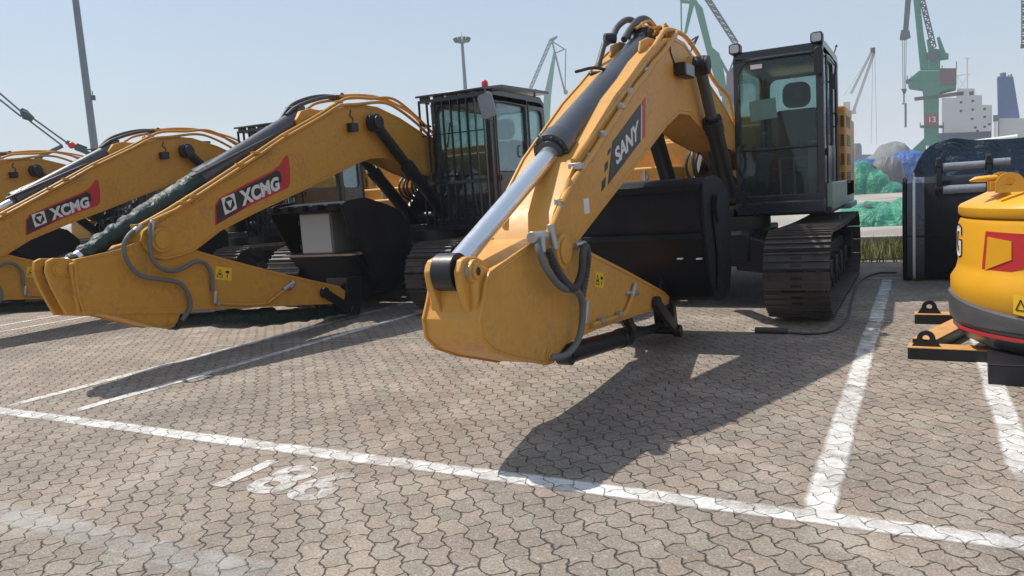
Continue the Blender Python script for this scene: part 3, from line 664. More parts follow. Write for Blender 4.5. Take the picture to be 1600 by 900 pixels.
# decals
def logo_sany(par, x):
    q = [(5.118, 1.457), (5.871, 1.778), (5.928, 2.072), (5.254, 1.754)]
    d = part('logo_panel', MB().prism(q, x, x + .004), 'vinyl', par)
    r = MB().prism([(5.924, 1.795), (5.997, 1.822), (6.048, 2.126), (5.972, 2.09)], x, x + .0042); part('stripe', r, 'red', d)
    w = MB().prism([(5.888, 1.788), (5.909, 1.794), (5.951, 2.069), (5.929, 2.058)], x + .0005, x + .0055); part('stripe', w, 'white_vinyl', d)
    sq = MB()
    for cx, cy in ((951.5, 237), (946.8, 260), (943, 283)):
        sq.prism([(a, b) for a, b in {0: [(5.139, 1.658), (5.199, 1.686), (5.21, 1.713), (5.156, 1.689)], 1: [(5.066, 1.542), (5.127, 1.573), (5.14, 1.622), (5.08, 1.595)], 2: [(4.987, 1.411), (5.059, 1.445), (5.074, 1.507), (5.008, 1.477)]}[[951.5, 946.8, 943].index(cx)]], x, x + .004)
    part('square_mark', sq, 'vinyl', d)
    t = MB(); q = [Vector((a, b, 0)) for a, b in [(5.303, 1.587), (5.827, 1.801), (5.841, 1.949), (5.266, 1.7)]]
    text_on(t, 'SANY', q, lambda p: (x + .006, p.x, p.y), .035, .92); part('lettering', t, 'white_vinyl', d, flat=True)
    part('sticker', MB().prism([(4.655, 1.37), (4.744, 1.375), (4.752, 1.274), (4.663, 1.27)], x, x + .003), 'white_vinyl', par)
logo_sany(boom, CB + .2105)
# steel lines on the boom
ln = MB()
ln.tube(smooth(X3(CB + .20, [(9.392, 2.105), (9.123, 2.379), (8.542, 2.482), (7.936, 2.663), (7.423, 2.789), (7.056, 2.797), (6.733, 2.759), (6.533, 2.66), (6.321, 2.537), (6.19, 2.449), (5.981, 2.345), (5.816, 2.264)]), 4) + X3(CB + .20, [(5.64, 2.166), (5.086, 1.89), (4.555, 1.613)]), .021, 10)
ln.tube(smooth(X3(CB + .235, [(6.97, 2.773), (6.712, 2.637), (6.471, 2.52), (6.191, 2.399), (6.047, 2.317)]), 4) + X3(CB + .235, [(5.795, 2.204), (5.234, 1.903), (4.801, 1.663), (4.423, 1.472), (4.252, 1.355)]), .022, 10)
ln.tube(X3(CB + .1, [(6.041, 2.344), (5.357, 1.983), (4.904, 1.741), (4.614, 1.581)]), .018, 8).tube(X3(CB + .03, [(6.247, 2.376), (5.543, 2.027), (5.05, 1.764), (4.689, 1.586)]), .018, 8)
ln.tube(smooth(X3(CB - .2, [(5.63, 1.852), (5.182, 1.66), (4.648, 1.548), (4.399, 1.406), (4.21, 1.272)]), 3), .022, 8).tube(smooth(X3(CB - .14, [(5.614, 1.846), (5.106, 1.654), (4.626, 1.556), (4.33, 1.405), (4.145, 1.293)]), 3), .02, 8)
ln.tube(X3(CB + .225, [(4.412, 1.5), (4.276, 1.355), (4.129, 1.233), (4.014, 1.166)]), .017, 8)
part('steel_line', ln, 'yellow', boom)
cl = MB()
for q in [(6.08, 2.332), (4.776, 1.638), (5.636, 2.134), (4.272, 1.355)]: cl.cyl((CB + .215, q[0], q[1] - .03), (CB + .215, q[0], q[1] + .03), .034, 10)
for q in [(5.38, 2.003), (4.551, 1.571), (4.994, 1.788)]: cl.box((CB + .17, q[0] - .02, q[1] - .012), (CB + .262, q[0] + .02, q[1] + .03))
part('clamp', cl, 'steel', boom, bevel=.004)
# boom work light and wire
wl = part('work_light', MB().prism(rrect(*[(6.875, 2.476)][0][:1], [(7.199, 2.514)][0][0], [(7.007, 2.379)][0][1], [(7.024, 2.499)][0][1], .02), CB + .23, CB + .32), 'black', boom, bevel=.008)
part('lens', MB().prism(rrect([(6.896, 2.479)][0][0] + .02, [(7.199, 2.514)][0][0] - .02, [(7.008, 2.39)][0][1], [(7.022, 2.488)][0][1], .015), CB + .32, CB + .325), 'lamp', wl)
part('wire', MB().tube(smooth(X3(CB + .216, [(6.831, 2.7), (6.797, 2.597), (6.867, 2.529), (6.976, 2.441)]), 5), .007, 6).tube(smooth(X3(CB + .2, [(7.861, 2.874), (7.624, 2.767), (7.505, 2.762), (7.86, 2.867), (7.489, 2.647), (7.603, 2.619)]), 3), .008, 6), 'rubber', boom)
# boom cylinders
for s in (-1, 1): cyl_assembly('boom_cylinder', ex1, (CB + s * .31, *cp[1]), (CB + s * .31, *cp[0]), .085, .055, .62, 'black', 'cylinder' , .055)
cap_ = MB()
for s in (-1, 1): cap_.cyl((CB + s * .25, *cp[0]), (CB + s * .4, *cp[0]), .085, 22)
part('pin_cap', cap_, 'black', ex1, bevel=.006)
# arm cylinder
ac = [(6.658, 2.643), (3.327, 1.051)]
cyl_assembly('arm_cylinder', ex1, (CB, *ac[0]), (CB, *ac[1]), .112, .06, .60, 'cylinder', 'chrome', .06)
part('arm_cylinder_pin', MB().cyl((CB - .13, *ac[1]), (CB + .13, *ac[1]), .04, 18), 'steel', ex1)
# dark pressure line along the cylinder and the big hoses at the top
hz = MB(); al = [(4.855, 1.775), (5.906, 2.313), (6.004, 2.414), (6.177, 2.62)]
hz.tube(smooth(X3([CB - .13, CB - .15, CB - .16, CB - .16], al), 4), .024, 10)
hz.tube(smooth(X3(CB - .17, [(6.231, 2.63), (6.391, 2.695), (6.55, 2.815), (6.814, 2.918), (7.082, 2.933), (7.321, 2.889)]), 6), .028, 10)
hz.tube(smooth(X3(CB - .05, [(6.356, 2.661), (6.535, 2.778), (6.773, 2.892), (6.996, 2.934), (7.183, 2.907), (7.315, 2.858)]), 6), .028, 10)
part('pressure_hose', hz, 'rubber', ex1)
cb = MB()
for q in [(5.907, 2.323), (6.29, 2.677), (4.899, 1.793)]: cb.cyl((CB - .19, q[0] - .03, q[1]), (CB - .11, q[0] + .03, q[1]), .045, 10)
cb.tube(smooth(X3([CB - .15, CB - .05, CB + .1], [(5.504, 2.318), (5.735, 2.358), (6.054, 2.278)]), 5), .014, 6)
cb.box((CB - .1, ac[0][0] - .05, ac[0][1] + .02), (CB + .08, ac[0][0] + .18, ac[0][1] + .15))
part('hose_clamp', cb, 'black', ex1, bevel=.006)
tang = MB()
for k in range(14):
    a = random.uniform(-.18, .18); y = ac[0][0] + random.uniform(-.15, .2); z = ac[0][1] + .08
    tang.tube(smooth([(CB + a, y, z + random.uniform(0, .08)), (CB + a * .4 + .08, y + .12, z + random.uniform(.03, .14)), (CB + a * .2 + .12, y + .28, z + random.uniform(-.02, .1)), (CB + .19, y + .4, z - .02)], 4), .013, 6)
part('pilot_line', tang, 'yellow', boom)
# stick
sb = [(3.432, 1.04), (4.055, 1.175), (4.281, 1.169), (4.62, 1.069), (5.45, 0.822), (6.443, 0.512), (6.589, 0.446), (6.561, 0.387), (6.386, 0.381), (5.54, 0.431), (4.817, 0.471), (4.329, 0.472), (4.196, 0.427), (4.135, 0.396), (4.044, 0.401), (3.96, 0.428), (3.603, 0.538), (3.4, 0.62), (3.305, 0.701), (3.294, 0.808), (3.354, 0.914), (3.385, 0.993)]
stick = part('stick', girder(sb, CB, .18), 'yellow', ex1, bevel=.004); weld(stick, sb, CB, .18, 'yellow', .025)
lg = [(3.285, 1.117), (3.336, 1.128), (3.425, 1.119), (3.553, 1.068), (3.754, 0.945), (3.799, 0.718), (3.701, 0.571), (3.522, 0.595), (3.401, 0.713), (3.312, 0.863), (3.259, 0.977), (3.247, 1.06)]
lm = MB()
for s in (-1, 1): lm.prism(lg, CB + s * .09 - .02, CB + s * .09 + .02)
lug = part('lug_plate', lm, 'yellow', stick, bevel=.008)
bs = MB(); pb = [(3.358, 1.049)][0]
boss(bs, CB + .11, pb, .062, .03, 1); boss(bs, CB - .11, pb, .062, .03, -1)
pbb = [(4.064, 0.457)][0]; ptip = [(6.257, 0.456)][0]
for s in (-1, 1): boss(bs, CB + s * .18, pbb, .045, .012, s); boss(bs, CB + s * .18, ptip, .06, .012, s)
part('pin_boss', bs, 'yellow', stick, bevel=.003)
hl = MB().cyl((CB + .152, *pb), (CB + .1535, *pb), .022, 16); hl.cyl((CB + .2045, *pbb), (CB + .206, *pbb), .014, 14); part('pin_hole', hl, 'black', stick)
# transition gusset between lug and box
part('gusset', MB().prism([(3.328, 1.105), (3.487, 1.054), (3.517, 0.976), (3.462, 0.778), (3.453, 0.615), (3.373, 0.676), (3.331, 0.801), (3.328, 0.967)], CB - .15, CB + .15), 'yellow', stick, bevel=.02)
part('steel_line', MB().tube(smooth(X3(CB + .2, [(4.717, 0.525), (4.892, 0.516), (5.21, 0.498), (5.362, 0.496), (5.47, 0.551), (5.552, 0.608)]), 4), .016, 8), 'yellow', stick)
part('fitting', MB().box((CB + .18, *[a - .02 for a in [(4.87, 0.529)][0]]), (CB + .23, *[a + .02 for a in [(4.87, 0.529)][0]])).box((CB + .18, *[a - .02 for a in [(5.226, 0.514)][0]]), (CB + .23, *[a + .02 for a in [(5.226, 0.514)][0]])).cyl((CB + .2, *[(5.55, 0.598)][0]), (CB + .2, *[(5.623, 0.688)][0]), .02, 10).cyl((CB + .18, *[(5.453, 0.637)][0]), (CB + .2, *[(5.688, 0.604)][0]), .018, 8), 'steel', stick, bevel=.004)
def warn(par, x, q):
    v = [Vector((a, b, 0)) for a, b in q]; s = part('warning_sticker', MB().prism(q, x, x + .002), 'sticker', par)
    m = MB()
    def tri(u0, v0, u1, v1, w):
        A, B, Cc = (u0, v0), ((u0 + u1) / 2, v1), (u1, v0)
        for p, r in ((A, B), (B, Cc), (Cc, A)):
            a, b = quadmap(p, v), quadmap(r, v); m.beam((x + .003, a.x, a.y), (x + .003, b.x, b.y), .002, w, up=(0, 0, 1) if abs((b - a).normalized().y) < .9 else (0, 1, 0))
    tri(.08, .2, .45, .8, .005)
    for u0, v0, u1, v1 in ((.62, .55, .85, .75), (.7, .2, .76, .45), (.2, .35, .33, .5)):
        pts = [quadmap(p, v) for p in ((u0, v0), (u1, v0), (u1, v1), (u0, v1))]; m.prism([(p.x, p.y) for p in pts], x + .0021, x + .0035)
    part('pictogram', m, 'black', s)
warn(stick, CB + .1805, [(4.847, 0.768), (5.011, 0.732), (5.027, 0.839), (4.873, 0.871)])
# hoses at the elbow
h1 = MB().tube(smooth(X3([CB + .235, CB + .27, CB + .3, CB + .3, CB + .29, CB + .27, CB + .26, CB + .25, CB + .23, CB + .2], [(3.885, 1.174), (3.855, 1.076), (3.906, 0.961), (4.06, 0.867), (4.29, 0.815), (4.409, 0.717), (4.412, 0.594), (4.335, 0.486), (4.197, 0.434), (4.038, 0.45)]), 7), .021, 12)
part('hose', h1, 'greyhose', ex1)
def corrugated(pts, r):
    P = smooth(pts, 22); rr = [r * (1.12 if (i // 1) % 2 else .9) for i in range(len(P))]; return MB().tube(P, rr, 12)
h2 = corrugated(X3([CB + .26, CB + .29, CB + .32, CB + .32, CB + .3, CB + .27, CB + .25, CB + .23], [(3.977, 1.1), (4.029, 0.965), (4.162, 0.853), (4.297, 0.913), (4.395, 1.038), (4.515, 1.067), (4.577, 0.962), (4.489, 0.726)]), .023)
part('corrugated_hose', h2, 'rubber', ex1)
ft = MB().cyl((CB + .24, *[(3.937, 1.185)][0]), (CB + .25, *[(3.915, 1.089)][0]), .024, 12).cyl((CB + .24, *[(4.066, 1.243)][0]), (CB + .26, *[(4.072, 1.092)][0]), .023, 12).cyl((CB + .23, *[(4.585, 0.711)][0]), (CB + .22, *[(4.542, 0.562)][0]), .02, 12)
ft.cyl((CB + .22, *[(3.853, 1.181)][0]), (CB + .22, *[(4.021, 1.175)][0]), .035, 10).cyl((CB + .22, *[(4.456, 1.081)][0]), (CB + .22, *[(4.615, 1.08)][0]), .022, 10)
part('hose_fitting', ft, 'steel', ex1, bevel=.004)
# bucket cylinder under the stick, linkage at the tip
bc = [(4.705, 0.322), (6.904, 0.113)]
cyl_assembly('bucket_cylinder', ex1, (CB, *bc[0]), (CB, *bc[1]), .072, .042, .55, 'black', 'cylinder', .05)
lk = MB()
for s in (-1, 1):
    lk.beam((CB + s * .21, *[(6.116, 0.456)][0]), (CB + s * .21, *[(6.681, 0.118)][0]), .04, .1)
    lk.cyl((CB + s * .19, *[(6.116, 0.456)][0]), (CB + s * .24, *[(6.116, 0.456)][0]), .06, 18).cyl((CB + s * .18, *[(6.681, 0.118)][0]), (CB + s * .25, *[(6.681, 0.118)][0]), .055, 18)
lk.cyl((CB - .24, *[(6.681, 0.118)][0]), (CB + .24, *[(6.681, 0.118)][0]), .035, 14)
lk.beam((CB, *[(6.983, 0.394)][0]), (CB, *[(7.062, 0.054)][0]), .2, .1)
lk.beam((CB + .1, *[(5.681, 0.433)][0]), (CB + .1, *[(5.849, 0.258)][0]), .03, .08)
part('bucket_link', lk, 'black', ex1, bevel=.008)


# bucket pinned to the stick tip, its curved back to the front
bkt = MB(); side = [(6.78, 1.40), (6.76, 1.25), (6.83, .85), (6.93, .55), (7.05, .40), (7.2, .32), (7.45, .30), (7.7, .36), (7.8, .6), (7.82, 1.0), (7.75, 1.3), (7.5, 1.43), (7.2, 1.48), (6.9, 1.46)]
x0, x1 = -2.70, -1.58
side = [(y * .94, 1.42 + (z - 1.42) * .94) for y, z in side]
bk = part('bucket', bkt.prism(side, x0 + .03, x1 - .03), 'bucket', ex1, bevel=.01)
so_ = [((y - 6.86) * 1.02 + 6.86, (z - .92) * 1.02 + .92) for y, z in side]
part('side_plate', MB().prism(so_, x1 - .03, x1), 'bucket', bk, bevel=.006); part('side_plate', MB().prism(so_, x0, x0 + .03), 'bucket', bk, bevel=.006)
sc_ = MB().cyl((x1, 6.74, 1.2), (x1 + .05, 6.74, 1.2), .13, 24).prism([(6.6, 1.15), (6.86, 1.15), (6.97, .75), (6.86, .46), (6.69, .5), (6.72, .8)], x1 + .001, x1 + .025)
part('side_cutter', sc_, 'bucket', bk, bevel=.008)
part('weld_strip', MB().box((x0 + .03, 6.335, 1.36), (x1 - .03, 6.385, 1.42)), 'bucket', bk, bevel=.004); part('weld_strip', MB().prism([(6.41, .96), (6.42, 1.01), (6.355, 1.01), (6.345, .96)], x0 + .03, x1 - .03), 'bucket', bk, bevel=.004)
er = MB()
for xx in (CB - .14, CB + .14): er.prism([(6.36, .36), (6.44, .28), (6.75, .38), (6.8, .5), (6.6, .72), (6.5, .6), (6.42, .5)], xx - .018, xx + .018)
part('ear', er, 'bucket', bk, bevel=.005)
for (a, b) in [(-1.814, 0.796), (-1.65, 0.793)]: part('wear_mark', MB().box((a - .022, 6.40, b - .006), (a + .022, 6.47, b + .006)), 'white', bk)

# ------------------------------------------------------------------ XCMG excavators (one built, two copied)
CX = -6.63; CY = -6.58
ex2 = thing('excavator', 'second excavator from the right, lettered XCMG, its barred cab in full view', 'excavator', (CX, 9.95, 0), group='yellow XCMG excavators parked in a row')
machine(ex2, CX, .2, 'amber', True)
bp = [(4.698, 1.147), (4.655, 1.228), (4.694, 1.315), (4.798, 1.379), (4.979, 1.472), (5.529, 1.724), (6.171, 2.023), (6.583, 2.243), (6.967, 2.419), (7.375, 2.57), (7.745, 2.673), (8.066, 2.72), (8.398, 2.71), (8.884, 2.596), (9.405, 2.416), (9.887, 2.217)]
low = [(9.815, 1.701), (9.166, 1.856), (8.726, 1.997), (8.444, 2.037), (8.168, 2.026), (7.897, 1.966), (7.385, 1.806), (6.804, 1.626), (6.087, 1.417), (5.587, 1.257), (5.244, 1.084), (5.088, 1.049), (4.889, 1.031), (4.769, 1.068)]
foot = [(bp[-1][0] + .28, 1.86), (bp[-1][0] + .34, 1.7), (bp[-1][0] + .25, 1.6)]
boom2 = part('boom', girder(bp + foot + low, CY, .21), 'amber', ex2, bevel=.004); weld(boom2, bp + foot + low, CY, .21, 'amber')
bm_ = MB(); piv = [(4.859, 1.224)][0]
cp = [(8.169, 2.481), (9.786, 1.112)]
for s in (-1, 1): boss(bm_, CY + s * .21, piv, .12, .035, s); boss(bm_, CY + s * .21, cp[0], .09, .05, s)
part('pin_boss', bm_, 'amber', boom2, bevel=.004)
part('top_bracket', MB().prism([(6.989, 2.344), (6.932, 2.468), (7.032, 2.577), (7.189, 2.618), (7.643, 2.585)], CY - .13, CY - .07).prism([(6.989, 2.344), (6.932, 2.468), (7.032, 2.577), (7.189, 2.618), (7.643, 2.585)], CY + .07, CY + .13), 'amber', boom2, bevel=.006)
x = CY + .2105
# logo
outer = [(5.522, 1.321), (5.55, 1.529), (5.608, 1.592), (5.996, 1.736), (6.385, 1.871), (6.5, 1.928), (6.615, 2.043), (6.656, 2.044), (6.664, 1.885), (6.642, 1.725), (6.595, 1.675), (6.501, 1.648), (6.055, 1.515)]
lp = part('logo_panel', MB().prism(outer, x, x + .003), 'red', boom2)
part('panel_field', MB().prism([(5.546, 1.378), (5.561, 1.515), (5.623, 1.578), (6.002, 1.715), (6.372, 1.843), (6.454, 1.878), (6.509, 1.849), (6.515, 1.749), (6.449, 1.7), (6.064, 1.577)], x + .0031, x + .005), 'vinyl', lp)
part('panel_corner', MB().prism([(5.539, 1.326), (5.546, 1.378), (6.064, 1.577), (5.915, 1.473)], x + .0031, x + .0045), 'maroon', lp)
t = MB(); q = [Vector((a, b, 0)) for a, b in [(5.901, 1.494), (6.473, 1.663), (6.465, 1.814), (5.871, 1.657)]]
text_on(t, 'XCMG', q, lambda p: (x + .0075, p.x, p.y), .05, 1.04); part('lettering', t, 'white_vinyl', lp, flat=True)
e = [(5.659, 1.418), (5.828, 1.477), (5.808, 1.639), (5.633, 1.591)]; ev = [Vector((a, b, 0)) for a, b in e]
em = MB().prism(e, x + .0051, x + .0065); part('emblem', em, 'white_vinyl', lp)
em = MB(); hx = [quadmap(p, ev) for p in ((.5, .06), (.88, .3), (.82, .72), (.6, .93), (.3, .9), (.12, .6), (.2, .25))]; em.prism([(p.x, p.y) for p in hx], x + .0066, x + .0074); part('emblem_ring', em, 'vinyl', lp)
em = MB(); hx = [quadmap(p, ev) for p in ((.5, .22), (.76, .68), (.28, .7))]; em.prism([(p.x, p.y) for p in hx], x + .0075, x + .0085); part('emblem_triangle', em, 'white_vinyl', lp)
ln = MB()
ln.tube(smooth(X3(CY + .2, [(9.751, 2.384), (9.289, 2.638), (8.784, 2.842), (8.289, 2.811), (7.834, 2.783), (7.516, 2.665), (7.151, 2.497), (6.596, 2.266)]), 5) + X3(CY + .2, [(6.187, 2.065), (5.542, 1.757), (4.991, 1.503), (4.641, 1.36)]), .02, 8)
ln.tube(smooth(X3(CY + .23, [(9.692, 2.286), (9.233, 2.542), (8.771, 2.725), (8.45, 2.77), (7.976, 2.711), (7.598, 2.66), (7.229, 2.499), (6.56, 2.219)]), 5) + X3(CY + .23, [(6.151, 2.014), (5.51, 1.71), (5.06, 1.498), (4.772, 1.404)]), .02, 8)
ln.tube(smooth(X3(CY + .05, [(9.735, 2.511), (9.353, 2.713), (8.768, 2.858), (8.285, 2.87), (7.832, 2.824)]), 5), .02, 8).tube(smooth(X3(CY - .1, [(9.963, 2.565), (9.571, 2.761), (8.967, 2.873), (8.402, 2.863), (7.632, 2.747), (7.388, 2.651)]), 5), .018, 8)
part('steel_line', ln, 'amber', boom2)
cl = MB()
for q in [(4.627, 1.366), (4.794, 1.403), (5.271, 1.615), (5.926, 1.932), (6.625, 2.258), (7.617, 2.709), (5.15, 1.557), (6.166, 2.056)]: cl.box((CY + .17, q[0] - .035, q[1] - .012), (CY + .255, q[0] + .035, q[1] + .022))
part('clamp', cl, 'amber', boom2, bevel=.004)
# long ledge plates that catch the sun
part('rub_strip', MB().tube(X3(CY + .225, [(5.769, 1.798), (6.393, 2.074)]), .012, 6).tube(X3(CY + .225, [(5.254, 1.552), (5.635, 1.734)]), .012, 6), 'amber', boom2)
wl = part('work_light', MB().prism([(7.705, 2.458), (7.843, 2.465), (7.84, 2.353), (7.714, 2.348)], CY + .23, CY + .31), 'black', boom2, bevel=.008)
part('wire', MB().tube(smooth(X3(CY + .216, [(7.838, 2.63), (7.804, 2.565), (7.86, 2.52), (7.824, 2.438)]), 5), .008, 6), 'rubber', boom2)
for s in (-1, 1): cyl_assembly('boom_cylinder', ex2, (CY + s * .31, *cp[1]), (CY + s * .31, *cp[0]), .088, .07, .6, 'black', 'black', .055)
cap_ = MB()
for s in (-1, 1): cap_.cyl((CY + s * .25, *cp[0]), (CY + s * .4, *cp[0]), .09, 22)
part('pin_cap', cap_, 'black', ex2, bevel=.006)
ac = [(7.132, 2.532), (3.965, 1.043)]
cyl_assembly('arm_cylinder', ex2, (CY, *ac[0]), (CY, *ac[1]), .1, .052, .5, 'cylinder', 'chrome', .055)
a_, b_ = Vector((CY, *ac[0])), Vector((CY, *ac[1])); P = [a_.lerp(b_, .47 + .5 * k / 60) for k in range(61)]
wr = [.05 + .065 * max(0, 1 - k / 60) ** .55 + .014 * noise.noise(Vector((k * .55, 0, 1))) + .01 * sin(k * 1.1) * (k > 30) for k in range(61)]
w = MB().tube(P, wr, 20); w.v = [tuple(Vector(v) + Vector((noise.noise(Vector(v) * 6), noise.noise(Vector(v) * 6 + Vector((7, 1, 2))), -.5 + noise.noise(Vector(v) * 6 + Vector((1, 9, 2))))) * .013) for v in w.v]
part('tarpaulin_wrap', w, 'tarp_dkgreen', ex2, angle=80)['label'] = 'dark green tarpaulin bound round the arm cylinder'
part('cylinder_line', MB().tube(X3(CY - .1, [(5.572, 1.888), (7.266, 2.581)]), .022, 8).tube(X3(CY + .1, [(5.398, 1.823), (6.707, 2.33)]), .014, 8), 'cylinder', ex2)
hz = MB(); hz.tube(smooth(X3(CY - .1, [(6.836, 2.392), (6.935, 2.509), (7.116, 2.67), (7.405, 2.776), (7.703, 2.831), (8.009, 2.84)]), 6), .024, 10).tube(smooth(X3(CY + .02, [(6.898, 2.531), (7.059, 2.631), (7.324, 2.725), (7.621, 2.795), (7.867, 2.823)]), 6), .024, 10)
part('pressure_hose', hz, 'rubber', ex2)
part('hose_clamp', MB().box((CY - .14, ac[0][0] - .08, ac[0][1] + .02), (CY + .05, ac[0][0] + .06, ac[0][1] + .12)).cyl((CY - .14, *[(7.888, 2.821)][0]), (CY + .06, *[(7.888, 2.821)][0]), .05, 10), 'black', ex2, bevel=.006)
sb = [(4.034, 1.127), (4.442, 1.172), (4.713, 1.243), (5.161, 1.131), (5.576, 0.987), (6.403, 0.721), (7.35, 0.447), (7.461, 0.367), (7.42, 0.251), (7.204, 0.252), (5.977, 0.414), (5.189, 0.506), (5.022, 0.507), (4.973, 0.42), (4.922, 0.373), (4.849, 0.367), (4.734, 0.401), (4.449, 0.525), (4.211, 0.624), (4.052, 0.633), (4.019, 0.768), (4.007, 0.936)]
stick2 = part('stick', girder(sb, CY, .18), 'amber', ex2, bevel=.004); weld(stick2, sb, CY, .18, 'amber', .025)
lg = [(3.835, 1.133), (3.892, 1.154), (3.991, 1.144), (4.132, 1.09), (4.183, 0.857), (4.137, 0.612), (3.945, 0.65), (3.907, 0.74), (3.847, 0.903), (3.812, 1.043)]; lm = MB()
for s in (-1, 1): lm.prism(lg, CY + s * .09 - .02, CY + s * .09 + .02)
part('lug_plate', lm, 'amber', stick2, bevel=.008)
part('gusset', MB().prism([(3.991, 1.093), (4.15, 1.115), (4.203, 0.854), (4.141, 0.624), (4.009, 0.646), (4.008, 0.881)], CY - .15, CY + .15), 'amber', stick2, bevel=.02)
bs = MB(); pb = [(3.921, 1.052)][0]
for s in (-1, 1): boss(bs, CY + s * .11, pb, .062, .02, s)
pbb = [(4.896, 0.447)][0]
for s in (-1, 1): boss(bs, CY + s * .18, pbb, .05, .012, s)
part('pin_boss', bs, 'amber', stick2, bevel=.003)
part('flange', MB().prism([(4.04, 0.675), (5.006, 0.554), (7.444, 0.247), (7.439, 0.215), (5.188, 0.499), (4.983, 0.495), (4.047, 0.64)], CY - .19, CY + .19), 'amber', stick2, bevel=.004)
part('steel_line', MB().tube(smooth(X3(CY + .2, [(5.429, 0.527), (5.784, 0.458), (6.071, 0.42), (6.148, 0.43), (6.417, 0.536)]), 4), .014, 8), 'amber', stick2)
part('fitting', MB().cyl((CY + .2, *[(6.386, 0.533)][0]), (CY + .21, *[(6.515, 0.589)][0]), .028, 10).box((CY + .18, *[a - .02 for a in [(5.453, 0.523)][0]]), (CY + .23, *[a + .02 for a in [(5.453, 0.523)][0]])).cyl((CY + .2, *[(6.478, 0.542)][0]), (CY + .2, *[(6.547, 0.592)][0]), .04, 10), 'steel', stick2, bevel=.004)
warn(stick2, CY + .1805, [(5.472, 0.773), (5.675, 0.727), (5.701, 0.859), (5.498, 0.903)])
part('hose', MB().tube(smooth(X3([CY + .24, CY + .28, CY + .28, CY + .26, CY + .24, CY + .24, CY + .24, CY + .22, CY + .22, CY + .2], [(4.603, 1.349), (4.478, 1.282), (4.426, 1.183), (4.47, 1.039), (4.596, 0.913), (4.812, 0.85), (5.005, 0.788), (5.098, 0.655), (5.096, 0.528), (5.007, 0.429)]), 7), .021, 10).tube(smooth(X3([CY + .25, CY + .28, CY + .28, CY + .26, CY + .25, CY + .24, CY + .24, CY + .23, CY + .22, CY + .2], [(4.748, 1.387), (4.704, 1.265), (4.692, 1.129), (4.744, 1.01), (4.872, 0.928), (5.023, 0.923), (5.204, 0.979), (5.324, 0.953), (5.403, 0.834), (5.403, 0.657)]), 7), .021, 10), 'greyhose', ex2)
part('hose_fitting', MB().cyl((CY + .23, *[(5.42, 0.654)][0]), (CY + .22, *[(5.403, 0.531)][0]), .022, 10).cyl((CY + .24, *[(4.647, 1.37)][0]), (CY + .26, *[(4.562, 1.323)][0]), .026, 10).cyl((CY + .25, *[(4.773, 1.41)][0]), (CY + .27, *[(4.718, 1.253)][0]), .024, 10), 'steel', ex2, bevel=.004)
bc = [(5.053, 0.396), (7.69, 0.023)]
cyl_assembly('bucket_cylinder', ex2, (CY, *bc[0]), (CY, max(.1, 0) + bc[1][0] - .1, .12) if False else (CY, bc[1][0], max(bc[1][1], .11)), .075, .045, .5, 'tarp_dkgreen', 'tarp_dkgreen', .05)
P = [Vector((CY, bc[0][0] + .1 + (bc[1][0] - bc[0][0] - .2) * k / 40, max(.12, bc[0][1] + (bc[1][1] - bc[0][1]) * k / 40))) for k in range(41)]
w = MB().tube(P, [.05 + .05 * sin(pi * min(1, k / 26)) + .012 * noise.noise(Vector((k * .5, 3, 1))) for k in range(41)], 16)
w.v = [(a + .02 * noise.noise(Vector((a, b, c)) * 8), b, max(.012, c + .025 * noise.noise(Vector((a, b, c)) * 7))) for a, b, c in w.v]
part('tarpaulin_wrap', w, 'tarp_dkgreen', ex2, angle=80)
lk = MB(); A = [(7.041, 0.41)][0]; B = ([(7.521, 0.071)][0][0], .11)
for s in (-1, 1):
    lk.beam((CY + s * .21, *A), (CY + s * .21, *B), .04, .11); lk.cyl((CY + s * .19, *A), (CY + s * .24, *A), .065, 18).cyl((CY + s * .18, *B), (CY + s * .25, *B), .06, 18)
lk.cyl((CY - .24, *B), (CY + .24, *B), .035, 14); lk.beam((CY, A[0] + .25, A[1] + .02), (CY, B[0] - .02, B[1] + .02), .2, .1)
lk.prism([(7.508, 0.532), (7.81, 0.519), (7.779, 0.196), (7.703, 0.023), (7.494, 0.075)], CY - .17, CY + .17)
part('bucket_link', lk, 'black', ex2, bevel=.008)

def shell(mb, prof, x0, x1, t):
    """curved sheet following prof (y,z), thickness t inward (to the left of travel)"""
    n = len(prof); inn = []
    for i, (y, z) in enumerate(prof):
        a = prof[max(0, i - 1)]; b = prof[min(n - 1, i + 1)]; d = Vector((b[0] - a[0], b[1] - a[1])).normalized()
        inn.append((y - d.y * t, z + d.x * t))
    mb.prism(list(prof) + inn[::-1], x0, x1)
x0, x1 = -7.6, -6.35
side = [(7.46, 1.44), (7.53, 1.28), (7.62, 1.12), (7.84, .8), (7.97, .45), (8.08, .29), (8.2, .25), (8.45, .25), (8.68, .36), (8.8, .52), (8.9, .9), (8.9, 1.12), (8.68, 1.33), (8.4, 1.42), (7.95, 1.53), (7.6, 1.5)]
sh = MB(); shell(sh, [(7.68, .82), (7.8, .74), (7.97, .45), (8.08, .29), (8.2, .25), (8.45, .25), (8.68, .36), (8.8, .52), (8.9, .9), (8.88, 1.12), (8.68, 1.32), (8.3, 1.44), (7.95, 1.5), (7.46, 1.44)], x0 + .03, x1 - .03, .025)
sh.box((x0 + .03, 7.45, 1.38), (x1 - .03, 7.56, 1.46))
for k in range(5): xx = x0 + .12 + k * .25; sh.box((xx, 7.36, 1.40), (xx + .09, 7.5, 1.47))
bk = part('bucket', sh, 'bucket', ex2, bevel=.004)
part('side_plate', MB().prism(side, x1 - .03, x1), 'bucket', bk, bevel=.006); part('side_plate', MB().prism(side, x0, x0 + .03), 'bucket', bk, bevel=.006)
sc_ = MB().prism([(7.62, 1.1), (7.84, .8), (7.97, .45), (8.06, .45), (7.98, .82), (7.78, 1.14)], x1 + .001, x1 + .03)
